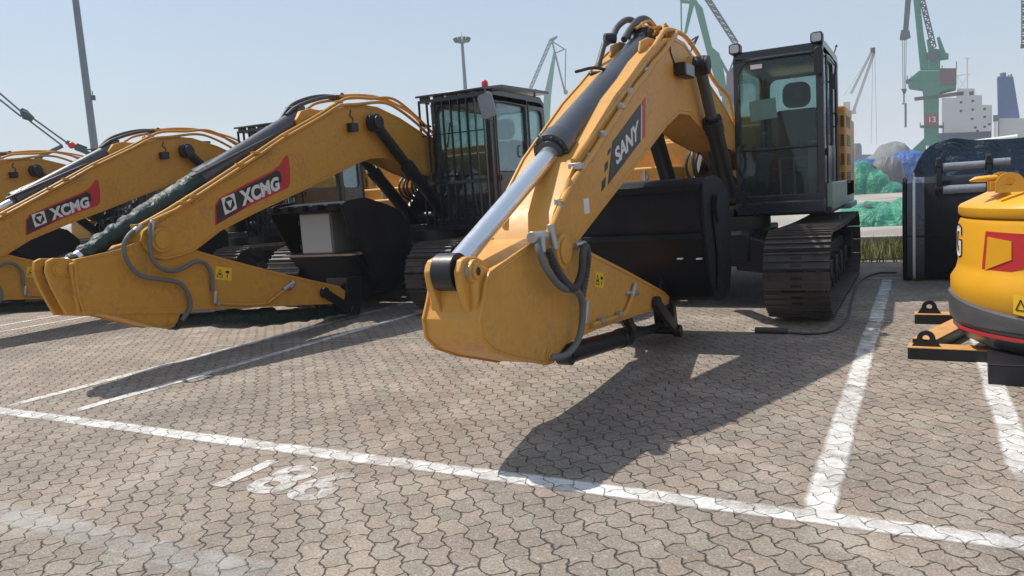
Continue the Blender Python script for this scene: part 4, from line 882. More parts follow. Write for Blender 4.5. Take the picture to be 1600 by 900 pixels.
sc_.cyl((x1, 7.62, 1.12), (x1 + .04, 7.62, 1.12), .11, 20)
part('side_cutter', sc_, 'bucket', bk, bevel=.008)
part('ledge', MB().box((x0 + .03, 7.62, .80), (x1 - .03, 8.5, .825)), 'wood', bk)
er = MB()
for xx in (CY - .14, CY + .14): er.prism([(7.3, .2), (7.4, .12), (8.1, .27), (8.05, .45), (7.9, .5), (7.6, .5), (7.35, .42)], xx - .018, xx + .018)
part('ear', er, 'bucket', bk, bevel=.005)
def strip_wrap(r):
    for ch in list(r.children):
        if ch.name.startswith('tarpaulin_wrap'): bpy.data.objects.remove(ch)
ex3 = copy_tree(ex2); ex3.location = (CX - 4.2, 9.95 + .5, 0)
ex3['label'] = 'third excavator from the right, lettered XCMG, between the barred one and the leftmost arch'
ex4 = copy_tree(ex2); ex4.location = (CX - 8.5, 9.95 + .6, 0)
strip_wrap(ex3); strip_wrap(ex4)
ex4['label'] = 'leftmost excavator, only its pale boom arch showing above its neighbour'

HAZE = .0008
# ------------------------------------------------------------------ buckets
kb = thing('cabinet', 'pale grey steel cabinet stowed in the bucket below the cab with bars', 'cabinet', (-6.97, 7.95, .826), group='grey cabinets stowed in buckets')
part('cabinet_body', MB().box((-7.24, 7.66, .83), (-6.70, 8.25, 1.37)), 'grey', kb, bevel=.008)
g = G('pale_blue_grey_enamel'); g.set(color=(.3, .33, .35), rough=.4); mt['cabinet'] = g.m
part('door', MB().box((-7.215, 7.64, .85), (-6.715, 7.658, 1.35)), 'cabinet', kb, bevel=.004)
part('hinge', MB().box((-7.245, 7.635, .9), (-7.225, 7.66, .96)).box((-7.245, 7.635, 1.22), (-7.225, 7.66, 1.28)), 'black', kb)
part('foot', MB().box((-7.15, 7.67, .826), (-7.05, 7.75, .85)), 'black', kb)
k3 = copy_tree(kb); k3.location = (-6.97 - 4.2, 8.25, .826); k3['label'] = 'grey steel cabinet in the bucket of the third excavator from the right'
bk = thing('bucket', 'large black bucket bound with clear film beside the mini excavator', 'bucket', (.42, 11.2, 0))
prof = [(11.75, 1.26), (11.2, 1.315), (10.98, 1.25), (10.86, 1.05), (10.82, .8), (10.84, .45), (10.95, .12), (11.1, .02), (11.5, .01), (11.9, .15), (12.05, .5), (12.0, 1.0)]
x0, x1 = -.205, 1.05
part('shell', MB().prism(prof, x0 + .04, x1 - .04), 'bucket', bk, bevel=.012)
so_ = [((y - 11.4) * 1.015 + 11.4, (z - .65) * 1.015 + .652) for y, z in prof]
part('side_plate', MB().prism(so_, x0, x0 + .04).prism(so_, x1 - .04, x1), 'bucket', bk, bevel=.01)
fs = MB(); pf = [(y - .006 if y < 11.3 else y, z) for y, z in prof[1:8]]
shell(fs, pf[::-1], -.15, .04, .003)
part('film_band', fs, 'film_band', bk)['label'] = 'clear plastic film band'
fs = MB(); shell(fs, [(y - .006, z) for y, z in pf][::-1], -.09, -.06, .004); fs.prism([(11.1, 1.3), (11.12, 1.3), (11.12, 1.38), (11.1, 1.38)], -.09, -.07); part('strap', fs, 'white', bk)
part('seam', MB().box((x0 + .04, 10.822, .58), (x1 - .04, 10.85, .6)), 'bucket', bk)
er = MB()
for xx in (.2, .73):
    er.prism([(10.9, .75), (10.86, 1.1), (10.9, 1.3), (10.98, 1.42), (11.02, 1.53), (11.14, 1.56), (11.3, 1.4), (11.6, 1.25), (11.6, .9)], xx - .028, xx + .028)
    er.cyl((xx - .04, 11.05, 1.42), (xx + .04, 11.05, 1.42), .07, 20).cyl((xx - .04, 10.93, 1.14), (xx + .04, 10.93, 1.14), .07, 20)
part('ear', er, 'bucket', bk, bevel=.006)
pn = MB().cyl((.2, 11.05, 1.42), (.75, 11.05, 1.42), .055, 20).cyl((.74, 11.05, 1.44), (.95, 11.05, 1.44), .05, 14)
part('pin', pn, 'wrap', bk); part('pin', MB().cyl((.2, 10.93, 1.14), (.75, 10.93, 1.14), .06, 20), 'wrap', bk)

# ------------------------------------------------------------------ mini excavator (its rounded tail)
MX, MY = 1.25, 6.75
me_ = thing('mini_excavator', 'bright yellow mini excavator with a rounded tail above a grey bumper', 'mini excavator', (MX, MY, 0))
R0 = 1.05
def dip(a, z):  # the styling edge sinks towards the tail's middle
    return z
body = MB().lathe([(.5, .3), (1.0, .36), (1.032, .40), (1.05, .52), (1.05, .60), (1.012, .665), (1.0, .72), (.998, 1.0), (.985, 1.035), (.96, 1.045), (.99, 1.055), (1.0, 1.075), (1.0, 1.12), (.985, 1.14), (.72, 1.265), (.68, 1.272), (.01, 1.285)], (MX, MY, 0), 96, pi, 2 * pi)
body.lathe([(.5, .3), (1.0, .36), (1.05, .52), (1.0, .72), (1.0, 1.0), (.985, 1.14), (.01, 1.285)], (MX, MY, 0), 12, 0, pi)
part('tail_cover', body, 'bright_yellow', me_, angle=32)
sk = []
bmb = MB(); N = 96
for k in range(N):
    a = -pi * .62 + 2 * pi * .62 * k / (N - 1); f_ = max(0, cos(a)) ** 1.2; top = .50 - .12 * f_
    for r, z in ((1.0, top + .01), (1.03, top), (1.062, top - .018), (1.067, top - .06), (1.055, .30), (1.035, .285), (1.03, .245), (1.03, .23), (.97, .16), (.86, .10), (.5, .095)):
        bmb.v.append((MX + r * sin(a) * -1, MY - r * cos(a), z))
L = 11
for k in range(N - 1):
    for i in range(L - 1): bmb.f.append((k * L + i, k * L + i + 1, (k + 1) * L + i + 1, (k + 1) * L + i)); bmb.m.append(0)
part('bumper', bmb, 'skirt', me_, angle=30)
def wrapz(mb, pts, r, a_off=0, n=1):   # polygon given as (angle, z) laid on the tail
    P = []
    m = len(pts)
    for i in range(m):
        a, b = Vector(pts[i]), Vector(pts[(i + 1) % m]); s = max(1, int(abs(a.x - b.x) / .03)); P += [a.lerp(b, j / s) for j in range(s)]
    xs = sorted(set([p[0] for p in pts])); a0, a1 = min(xs), max(xs); K = max(2, int((a1 - a0) / .025)); V = []; 
    def span(a):
        z = []
        for i in range(m):
            p, q = pts[i], pts[(i + 1) % m]
            if (p[0] <= a <= q[0]) or (q[0] <= a <= p[0]):
                if abs(p[0] - q[0]) < 1e-9: z += [p[1], q[1]]
                else: z.append(p[1] + (q[1] - p[1]) * (a - p[0]) / (q[0] - p[0]))
        return min(z), max(z)
    cols = sorted(set([a0 + (a1 - a0) * i / K for i in range(1, K)] + xs)); o = len(mb.v); n0 = len(cols)
    for a in cols:
        lo, hi = span(a)
        for z in (lo, hi):
            for rr in (r, r + .004): mb.v.append((MX - rr * sin(a), MY - rr * cos(a), z))
    for i in range(n0 - 1):
        b = o + i * 4; mb.f += [(b + 1, b + 3, b + 7, b + 5), (b, b + 1, b + 5, b + 4), (b + 2, b + 6, b + 7, b + 3)]; mb.m += [mb.k] * 3
    b = o; mb.f.append((b, b + 2, b + 3, b + 1)); b = o + (n0 - 1) * 4; mb.f.append((b, b + 1, b + 3, b + 2)); mb.m += [mb.k] * 2
    return mb
wr = [(a, z) for a, z in [(1.0162, 0.965), (0.7171, 0.945), (0.7139, 0.726), (1.0663, 0.593), (1.0407, 0.79)]]
A0, A1 = wr[0][0], wr[1][0]
part('red_panel', wrapz(MB(), [(wr[0][0], wr[0][1]), (A1 - .35, wr[1][1]), (A1 - .35, wr[2][1] + .03), wr[2], wr[3], wr[4]], 1.001), 'red', me_)
yi = [(0.9903, 0.927), (0.7926, 0.904), (0.7909, 0.781), (1.0128, 0.693)]
part('panel_inset', wrapz(MB(), yi, 1.006), 'bright_yellow', me_)
part('red_stripe', wrapz(MB(), [(1.3, .262), (-.9, .262), (-.9, .238), (1.3, .238)], 1.042), 'red', me_)
st_ = [(0.7398, 0.554), (0.6782, 0.547), (0.6765, 0.42), (0.7382, 0.43)]
part('warning_sticker', wrapz(MB(), [(a, b + .0) for a, b in [st_[0], (st_[1][0] - .06, st_[1][1] - .005), (st_[2][0] - .06, st_[2][1] - .005), st_[3]]], 1.052), 'sticker', me_)
aw = st_[0][0]; zc_ = (st_[0][1] + st_[3][1]) / 2
tm = MB()
def arcbar(a0, z0, a1, z1, w): tm.beam((MX - 1.058 * sin(a0), MY - 1.058 * cos(a0), z0), (MX - 1.058 * sin(a1), MY - 1.058 * cos(a1), z1), .004, w)
arcbar(aw - .02, zc_ - .035, aw - .05, zc_ + .035, .006); arcbar(aw - .05, zc_ + .035, aw - .08, zc_ - .035, .006); arcbar(aw - .02, zc_ - .035, aw - .08, zc_ - .035, .006)
part('pictogram', tm, 'black', me_)
for (bld, mm, rr) in ((.05, 'vinyl', 1.002), (.02, 'white_vinyl', 1.006)):
    tm = MB(); v, f = text_geo('G', bld); gz = [(1.363, 0.985), (1.3591, 0.753)]
    grow = .012 if mm == 'vinyl' else 0
    tm.add([(MX - rr * sin(1.60 + grow - u * (.22 + 2 * grow)), MY - rr * cos(1.60 + grow - u * (.22 + 2 * grow)), gz[1][1] - grow + w_ * (gz[0][1] - gz[1][1] + 2 * grow)) for u, w_ in v], f); part('lettering', tm, mm, me_, flat=True)
# lifting eyes and latch on top
le = MB()
def eye(mb, x, y, z, r, t=.018, hole=True):
    n = 14; o = [(x + r * cos(pi * k / n), z + r * sin(pi * k / n) + .02) for k in range(n + 1)]; o = [(x + r, z - .03)] + o + [(x - r, z - .03)]
    i = [(x + r * .3 * cos(2 * pi * (k - 1) / len(o)), z + .045 + r * .3 * sin(2 * pi * (k - 1) / len(o))) for k in range(len(o))]
    mb.ring(o, i, y - t, y + t, 'y')
p1 = [(0.535, 1.269)][0]; p2 = [(0.502, 1.29)][0]
eye(le, p1[0], 6.22, 1.255, .085); eye(le, p2[0], 6.42, 1.26, .085)
part('lifting_eye', le, 'bright_yellow', me_, bevel=.004)
lz = [(0.305, 1.331), (0.47, 1.342)]
lt = MB().tube([(lz[0][0], 6.35, 1.305), (lz[0][0] + .04, 6.35, 1.325), (lz[0][0] + .12, 6.35, 1.33), (lz[1][0], 6.36, 1.335)], [.012, .035, .04, .03], 12)
lt.v = [(a, b, 1.32 + (c - 1.32) * .55) for a, b, c in lt.v]; lt.box((lz[0][0] + .12, 6.28, 1.24), (lz[1][0] + .03, 6.4, 1.30))
part('latch', lt, 'bright_yellow', me_, bevel=.006)
# body, undercarriage and canopy beyond the tail
part('side_cover', MB().box((MX - .1, MY + .05, .42), (MX + 1.0, MY + 1.25, 1.2)), 'bright_yellow', me_, bevel=.06, segs=3)
sw = MB().cyl((MX + .25, MY + .4, .25), (MX + .25, MY + .4, .42), .35, 32); part('swing_bearing', sw, 'black', me_)
tk = MB().prism(rrect(MY - .35, MY + 1.35, .02, .26, .11), MX - .3, MX + .0).prism(rrect(MY - .35, MY + 1.35, .02, .26, .11), MX + .75, MX + 1.05)
part('rubber_track', tk, 'rubber', me_, bevel=.01)
part('track_frame', MB().box((MX - .02, MY + .1, .08), (MX + .78, MY + .9, .26)), 'black', me_, bevel=.01)

cbm = MB(); cx0, cx1, cy0, cy1 = MX + .12, MX + .95, MY + .45, MY + 1.45
for yy in (cy0, cy1 - .05): cbm.ring(rrect(cx0, cx1, 1.2, 2.35, [.02, .12, .12, .02]), rrect(cx0 + .06, cx1 - .06, 1.3, 2.25, [.02, .08, .08, .02]), yy, yy + .05, 'y')
for xx in (cx0, cx1 - .05): cbm.ring(rrect(cy0 + .05, cy1 - .05, 1.2, 2.33, .02), rrect(cy0 + .1, cy1 - .1, 1.3, 2.22, .05), xx, xx + .05, 'x')
cbm.box((cx0 + .05, cy0 + .05, 2.28), (cx1 - .05, cy1 - .05, 2.36))
cbo = part('cab', cbm, 'cabblack', me_, bevel=.01)
part('window_glass', MB().box((cx0 + .02, cy0 + .08, 1.28), (cx0 + .026, cy1 - .08, 2.24)), 'glass', cbo); part('window_glass', MB().box((cx0 + .05, cy0 + .02, 1.28), (cx1 - .05, cy0 + .026, 2.26)), 'glass', cbo)
part('seat', MB().box((cx0 + .2, cy0 + .3, 1.2), (cx1 - .2, cy0 + .75, 1.42)).box((cx0 + .22, cy0 + .22, 1.4), (cx1 - .22, cy0 + .34, 1.95)), 'seat', cbo, bevel=.03)
bo_ = [(MY + 1.2, .55), (MY + 1.35, .95), (MY + 2.1, 1.9), (MY + 3.0, 2.1), (MY + 3.05, 1.95), (MY + 2.2, 1.68), (MY + 1.6, .6)]
# steel beams on the ground in front of it
def beam_thing(label, a, b, w, h, mats=('black', 'ochre'), lug=None, z0=0.0, extra=None):
    a = Vector((*a, 0)); b = Vector((*b, 0)); t = (b - a).normalized(); n = Vector((-t.y, t.x, 0)); L = (b - a).length
    root = thing('steel_beam', label, 'steel beam', (a.x, a.y, z0), atan2(t.y, t.x), local=True)
    part('beam', MB().box((0, 0, 0), (L, w, h)), mats[0], root, bevel=.006)
    part('top_plate', MB().box((-.002, -.002, h), (L, w + .002, h + .008)), mats[1], root, bevel=.002)
    if lug is not None:
        m = MB(); r = .062; nn = 14; o = [(lug + r * cos(pi * k / nn), h + .065 + r * sin(pi * k / nn)) for k in range(nn + 1)]; o = [(lug + r * 1.55, h + .008)] + o + [(lug - r * 1.55, h + .008)]
        i = [(lug + .024 * cos(2 * pi * (k - 1) / len(o)), h + .07 + .024 * sin(2 * pi * (k - 1) / len(o))) for k in range(len(o))]
        m.ring(o, i, w * .3, w * .3 + .025, 'y'); part('lifting_lug', m, mats[0], root, bevel=.003)
    return root
beam_thing('black and ochre beam with a lifting lug, nearest the bumper', (-.09, 6.40), (1.4, 6.30), .17, .085, lug=.12)
beam_thing('black and ochre beam with a lug, below the film-bound bucket', (-.052, 7.91), (1.5, 7.91), .15, .085, lug=.12)
beam_thing('short ochre-topped beam lying diagonally between the two lugged beams', (.1, 6.66), (.42, 7.62), .17, .095)
beam_thing('all-black flat beam under the tail of the mini excavator', (.385, 5.72), (2.2, 5.62), .5, .13, mats=('black', 'black'))

# ------------------------------------------------------------------ loose things on the ground
o = part('steel_pipe', MB().cyl((-1.366, 7.27, .03), (-1.08, 7.27, .03), .028, 14).cyl((-1.372, 7.27, .03), (-1.366, 7.27, .03), .012, 10), 'track', org=(-1.2, 7.27, 0)); tag(o, 'short rusty steel pipe lying before the track of the nearest excavator', 'pipe')
o = part('cable', MB().tube(smooth([(-1.08, 7.27, .015), (-.9, 7.25, .012), (-.74, 7.35, .012), (-.66, 7.7, .012), (-.64, 8.3, .012), (-.69, 9.6, .012), (-.70, 11.0, .012), (-.55, 11.8, .012), (-.3, 11.9, .012)], 6), .011, 8), 'rubber', org=(-.7, 9, 0)); tag(o, 'thin dark cable curving along the track of the nearest excavator', 'cable')
o = part('timber_pole', MB().tube(smooth([(-5.62, 7.84, .035), (-5.5, 8.05, .035), (-5.5, 8.5, .035), (-5.3, 9.0, .035)], 4), .035, 10), 'wood', org=(-5.5, 8, 0)); tag(o, 'tan pole lying on the pavers behind the nose of the SANY stick', 'pole')
o = part('tag_marker', MB().prism([(10.15, .93), (10.2, .8), (10.16, .74), (10.1, .82)], -.872, -.868), 'orange', org=(-.87, 10.15, .8)); tag(o, 'small orange tag hanging below the platform of the nearest excavator', 'tag')

# ------------------------------------------------------------------ tarpaulined heaps
def mound(label, cat, fx, D, wpx, h, depth, mat, humps, loc=None, W=None, base=.2, fold=.1, seed=0, name='covered_heap', p=3.0, group=None, dark=None):
    n = 120; W = W or D * wpx / 1197; 
    loc = loc or (fx[0], fx[1]); mb = MB(); m = 60
    rz = fx[2] if len(fx) > 2 else 0
    for j in range(m + 1):
        for i in range(n + 1):
            u = -1 + 2 * i / n; v = -1 + 2 * j / m; z = 0
            for (c, w, hh) in humps:
                q = abs((u - c) / w) ** p + abs(v) ** p
                if q < 1: z = max(z, hh * (1 - q) ** (1 / p))
            x = u * W / 2; y = v * depth / 2; nz = noise.fractal(Vector((x / W * 4 + seed, y / depth * 2.5, seed)), 1, 2, 5); rd = 1 - abs(noise.noise(Vector((x / W * 5 + seed * 3, y / depth * 3, seed + 4)))) * 2
            fine = (1 - abs(noise.noise(Vector((x / W * 13 + seed, y / depth * 8, seed + 9)))) * 2) * (1 - abs(noise.noise(Vector((x / W * 7 + seed, y / depth * 3, seed + 1)))) * 1.5); z = z * h * (1 + fold * nz + fold * .6 * rd + fold * .35 * fine); k = 1 + .25 * fold * nz
            mb.v.append((x * k, y + fold * .4 * nz * depth * .3, max(0, z)))
    for j in range(m):
        for i in range(n): a = j * (n + 1) + i; mb.f.append((a, a + 1, a + n + 2, a + n + 1)); mb.m.append(0)
    o = part(name, mb, mat, None, angle=50); o.location = (loc[0], loc[1], base); o.rotation_euler = (0, 0, rz); tag(o, label, cat, group); return o
mound('crumpled green tarpaulin lying low on the apron behind the grass', 'tarpaulin', (-.75, 20.4, 0), 0, 0, .62, 2.6, 'tarp_green', [(-.2, .8, .7), (.45, .5, 1), (0, 1, .4)], W=2.6, fold=.22, seed=2, p=2)
mound('heap under a bright green tarpaulin beside the engine house', 'covered heap', (-2.53, 49.94, 0.0505), 50, 84, 1.7, 3.5, 'tarp_green', [(-.4, .62, 1), (.0, .6, .8), (.3, .7, .35)], fold=.16, seed=5, p=2.2)
mound('rounded heap under a brown grey tarpaulin', 'covered heap', (-2.58, 74.96, 0.0344), 75, 44, 2.4, 4, 'tarp_grey', [(0, 1, 1)], fold=.06, seed=9)
mound('low heap under a dark green tarpaulin beside the brown grey one', 'covered heap', (-4.34, 73.87, 0.0587), 74, 44, 1.9, 4, 'tarp_dkgreen', [(0, 1, 1)], fold=.06, seed=11)
for k, (px_, w_, hh) in enumerate(((1355, 38, 3.3), (1386, 38, 3.4), (1416, 48, 3.9))): pass
mound('leftmost hump of the bright blue tarpaulins', 'covered heap', (-5.21, 91.85, 0.0566), 92, 48, 2.6, 6, 'tarp_blue', [(0, 1, 1)], fold=.05, seed=21)
mound('middle hump of the bright blue tarpaulins', 'covered heap', (-3.39, 92.94, 0.0364), 93, 46, 2.5, 6, 'tarp_blue', [(0, 1, 1)], fold=.05, seed=24)
mound('tallest hump of the bright blue tarpaulins, nearest the navy row', 'covered heap', (-1.23, 91.99, 0.0133), 92, 56, 3.1, 6, 'tarp_blue', [(0, 1, 1)], fold=.05, seed=27)
mound('grey netted heap with a flat ridge behind the blue tarpaulins', 'netted heap', (-3.27, 129.96, 0.0251), 130, 112, 5.3, 12, 'net', [(0, 1, .6), (-.02, .86, .76), (-.08, .5, 1)], fold=.07, seed=31, p=2.6)
mb = MB(); nx_, ns = 200, 46; xl, xr, ra = -.26, 7.5, .62
for i in range(nx_ + 1):
    x = xl + (xr - xl) * (i / nx_) ** 1.5; q = max(0, min(1, (xl + ra - x) / ra)); ht = (1.82 + .05 * noise.noise(Vector((x * .7, 0, 3))) - .07 * max(0, sin((x - .3) * 1.9)) ** 2) * max(.02, (1 - q ** 2.4)) ** (1 / 2.4)
    for j in range(ns + 1):
        t = j / ns; c = 2 * t - 1; a_ = abs(c)
        # front wall, rounded shoulders, flat top, back wall
        if a_ > .42: z = ht * (1 - ((a_ - .42) / .58)) ** .9 if False else ht * min(1, (1 - a_) / .5) ; yy = 1.0
        z = ht * min(1, ((1 - a_) / .52)); yy = (1 if c > 0 else -1) * (1.05 if a_ > .48 else 1.05 * sin(a_ / .48 * pi / 2) ** .8)
        if z > ht * .93 and a_ < .48: z = ht
        k = ridge = 1 - abs(noise.noise(Vector((x * 2.2, z * .5, 7)))) * 2
        f_ = .05 * ridge + .03 * noise.noise(Vector((x * 4, z * 1.6, 2))) + .05 * sin(x * 9 + z * 1.5) * max(0, 1 - (x - xl) / 1.6)
        swag = .035 * noise.noise(Vector((x * 1.1, z * 3.5 - abs(sin(x * 1.3)) * 1.2, 5)))
        mb.v.append((x, 14.75 + yy * (1 - .04 * z) + (-f_ - swag if c < 0 else f_), max(0, z + .025 * ridge * (a_ < .5))))
for i in range(nx_):
    for j in range(ns): a_ = i * (ns + 1) + j; mb.f.append((a_, a_ + 1, a_ + ns + 2, a_ + ns + 1)); mb.m.append(0)
o = part('covered_heap', mb, 'tarp_navy', None, angle=60); o.location = (0, 0, 0); tag(o, 'long row of goods under a navy tarpaulin behind the film-bound bucket', 'covered goods')
o = part('paint_can', MB().cyl((0, 0, 0), (0, 0, .34), .2, 18).sphere((.0, 0, .34), .2, 8, .5), 'track'); o.location = (-1.15, 20.2, .2); tag(o, 'rusty round drum end on the apron beside the engine house', 'drum')
o = part('white_pipe', MB().cyl(*[(a, 0, b) for a, b in [(-0.97, 2.22), (1.4, 2.35)]], .1, 12), 'white'); fo = (1.73, 33.96, -0.0509); o.location = (fo[0], fo[1], 0); o.rotation_euler = (0, 0, fo[2]); tag(o, 'long white pipe showing above the navy tarpaulin', 'pipe')
o = part('rack_post', MB().tube([(fo[0] - 1.5, fo[1], .2), (fo[0] - 1.5, fo[1], 2.3)], .05, 8).tube([(fo[0] + 1.9, fo[1], .2), (fo[0] + 1.9, fo[1], 2.5)], .05, 8), 'white'); o.location = (0, 0, 0); tag(o, 'thin white rack posts standing under the long white pipe', 'rack')

# ------------------------------------------------------------------ far things (each in its own frame: x across, y away, z up)
def far(name, label, cat, fo, **k): return thing(name, label, cat, (fo[0], fo[1], 0), fo[2], local=True, **k)
def lat(mb, a, b, w, t, n, depth=None):   # lattice beam with four chords
    a, b = Vector(a), Vector(b); d = (b - a).normalized(); y = Vector((0, 1, 0)); s = d.cross(y).normalized(); w0, w1 = (w if isinstance(w, tuple) else (w, w)); dp = depth or w0
    C4 = [(i, j) for i in (-1, 1) for j in (-1, 1)]
    def pt(f, i, j): return a.lerp(b, f) + s * (i * (w0 + (w1 - w0) * f) / 2) + y * (j * dp / 2)
    for i, j in C4: mb.beam(pt(0, i, j), pt(1, i, j), t)
    for k in range(n):
        f0, f1 = k / n, (k + 1) / n; q = 1 if k % 2 else -1
        for j in (-1, 1): mb.beam(pt(f0, q, j), pt(f1, -q, j), t * .7); mb.beam(pt(f1, -1, j), pt(f1, 1, j), t * .6)
        for i in (-1, 1): mb.beam(pt(f0, i, q), pt(f1, i, -q), t * .7)
def quad3(mb, pts, depth, y0=None):
    y0 = -depth / 2 if y0 is None else y0; mb.prism(pts, y0, y0 + depth, 'y')
D3 = lambda pts, y=0: [(a, y, b) for a, b in pts]
# crane 13
c13 = far('harbour_crane', 'green harbour crane with a red band numbered 13', 'crane', (1.89, 179.99, -0.0105))
part('tower', MB().prism([(-1.37, 15.81), (1.36, 15.49), (1.31, 7.24), (-1.26, 7.48)], -1.8, 1.8, 'y'), 'crane', c13)
bs_ = MB(); quad3(bs_, [(-1.26, 7.48), (1.31, 7.24), (3.95, 5.09), (5.08, 1.18), (-5.24, 1.96), (-3.47, 5.35)], 6); part('base', bs_, 'crane', c13)
m = MB(); quad3(m, [(-1.08, 12.21), (1.25, 11.96), (1.23, 9.93), (-1.12, 10.17)], 3.9); rb = part('number_band', m, 'crane_red', c13)
tm = MB(); q = [Vector((a, b, 0)) for a, b in [(-0.34, 10.6), (0.8, 10.48), (0.79, 11.63), (-0.34, 11.75)]]; text_on(tm, '13', q, lambda p: (p.x, -1.97, p.y), .02); part('number', tm, 'white_vinyl', rb, flat=True)
m = MB(); quad3(m, [(-4.24, 19.48), (-3.54, 19.9), (-2.16, 20.99), (3.91, 20.18), (4.36, 16.64), (1.47, 16.24), (1.36, 15.49), (-1.37, 15.81), (-1.59, 17.24), (-4.01, 17.91)], 5); part('platform', m, 'crane', c13, bevel=.15)
m = MB(); quad3(m, [(1.57, 20.87), (4.35, 20.5), (4.36, 17.39), (1.58, 17.73)], 5.5); part('machinery_house', m, 'crane_house', c13)
for zz in (124, 153, 196):
    pass
m = MB()
for a, b in ([(-2.98, 15.62), (4.36, 15.77)], [(-1.95, 9.99), (2.15, 9.58)], [(-4.47, 19.25), (-1.71, 18.9)]): m.beam((a[0], 0, a[1]), (b[0], 0, b[1]), 5, .35)
for a, b in ([(-1.95, 10.76), (-1.95, 9.99)], [(2.15, 10.35), (2.15, 7.42)], [(-4.24, 20.24), (-4.24, 19.22)], [(-3.54, 20.15), (-3.54, 19.13)], [(4.34, 21.86), (4.35, 20.37)], [(1.91, 21.45), (1.91, 20.7)]): m.beam((a[0], -2, a[1]), (b[0], -2, b[1]), .16)
part('walkway', m, 'crane_dark', c13)
m = MB(); quad3(m, [(-3.49, 38.96), (-2.35, 38.75), (-1.24, 27.39), (-0.11, 20.71), (0.11, 18.67), (-2.05, 18.69), (-1.93, 20.96), (-2.6, 28.85)], 2.4); quad3(m, [(-0.34, 23.51), (1.57, 23.24), (1.58, 19.49), (-0.57, 19.77)], 3); part('boom', m, 'crane', c13, bevel=.1)
m = MB(); quad3(m, [(-4.29, 39.1), (-3.26, 38.91), (-4.09, 29.09), (-5.01, 29.23)], 1.4); part('jib', m, 'crane_dark', c13)
m = MB(); quad3(m, [(-5.36, 29.54), (-3.86, 29.3), (-3.63, 28.01), (-4.56, 27.64), (-5.6, 27.8)], 1.8); part('jib_head', m, 'crane_dark', c13)
m = MB(); a, b = [(-2.13, 37.47), (0.45, 25.39)]; lat(m, (a[0], 0, a[1]), (b[0], 0, b[1]), .8, .22, 14); part('luffing_strut', m, 'crane_dark', c13)
m = MB(); quad3(m, [(1.01, 27.05), (1.46, 27.23), (2.57, 23.84), (3.02, 23.78), (3.02, 22.79), (1.46, 22.76), (-0.34, 23.51), (-0.79, 26.83), (-0.45, 27.02), (0.11, 25.19), (1.46, 24.75)], 2); part('back_stay', m, 'crane', c13)
m = MB(); wc = [(0.23, 23.68)][0]; m.cyl((wc[0], -2, wc[1]), (wc[0], -1.3, wc[1]), 1.1, 20); part('sheave', m, 'crane_dark', c13)
m = MB()
for pa in ([(-5.14, 27.99), (-5.06, 17.79)], [(-4.44, 27.88), (-4.59, 17.73)], [(-4.79, 27.93), (-4.83, 17.76)]): m.tube(D3(pa, 0), .06, 5)
part('rope', m, 'crane_dark', c13)
m = MB(); quad3(m, [(-5.41, 17.96), (-4.36, 17.83), (-4.6, 16.96), (-5.06, 17.02)], .8); a = [(-4.89, 17.0), (-4.9, 14.94), (-4.6, 14.91), (-4.62, 10.13)]; m.tube([(a[0][0], 0, a[0][1]), (a[1][0], 0, a[1][1])], .15, 6).tube([(a[1][0] - .3, 0, a[1][1]), (a[2][0], 0, a[2][1]), (a[3][0], 0, a[3][1])], .22, 6); part('hook_block', m, 'crane_dark', c13)
# A-frame crane behind the cab
ca = far('harbour_crane', 'green crane with a slanting box boom rising behind the cab', 'crane', (-46.3, 194.57, 0.2336))
m = MB(); quad3(m, [(-2.32, 46.55), (-1.62, 44.95), (-0.6, 43.62), (1.36, 34.13), (2.97, 32.58), (3.89, 28.21), (4.62, 22.3), (2.8, 22.47), (0.09, 32.74), (-1.62, 40.56), (-2.54, 44.76)], 2); part('boom', m, 'crane', ca, bevel=.1)
m = MB(); quad3(m, [(-3.21, 47.26), (-2.35, 45.64), (-4.61, 38.31), (-5.22, 38.38)], 1.2); part('jib', m, 'crane', ca)
m = MB(); a = [(-5.69, 46.36), (-5.84, 38.45), (-2.36, 45.34)]; m.beam((a[0][0], 0, a[0][1]), (a[1][0], 0, a[1][1]), .35).beam((a[0][0], 0, a[0][1] - .3), (a[2][0], 0, a[2][1]), .7); part('tie_bar', m, 'crane', ca)
m = MB(); a = [(-0.17, 47.18), (6.94, 34.58)]; lat(m, (a[0][0], 0, a[0][1]), (a[1][0], 0, a[1][1]), 1.0, .28, 16); part('luffing_strut', m, 'crane_dark', ca)
m = MB(); a = [(2.23, 32.97), (4.93, 27.49), (6.87, 32.16)]; m.beam((a[0][0], 0, a[0][1]), (a[1][0], 0, a[1][1]), .6).beam((a[1][0], 0, a[1][1]), (a[2][0], 0, a[2][1]), .4); part('brace', m, 'crane', ca)
m = MB(); quad3(m, [(4.47, 27.23), (6.8, 29.74), (8.29, 29.58), (8.01, 19.67), (4.25, 20.02)], 4); part('machinery_house', m, 'crane_house', ca)
m = MB(); quad3(m, [(3.26, 22.43), (6.58, 22.11), (5.94, 0.34), (2.57, 0.57)], 4); part('tower', m, 'crane', ca)
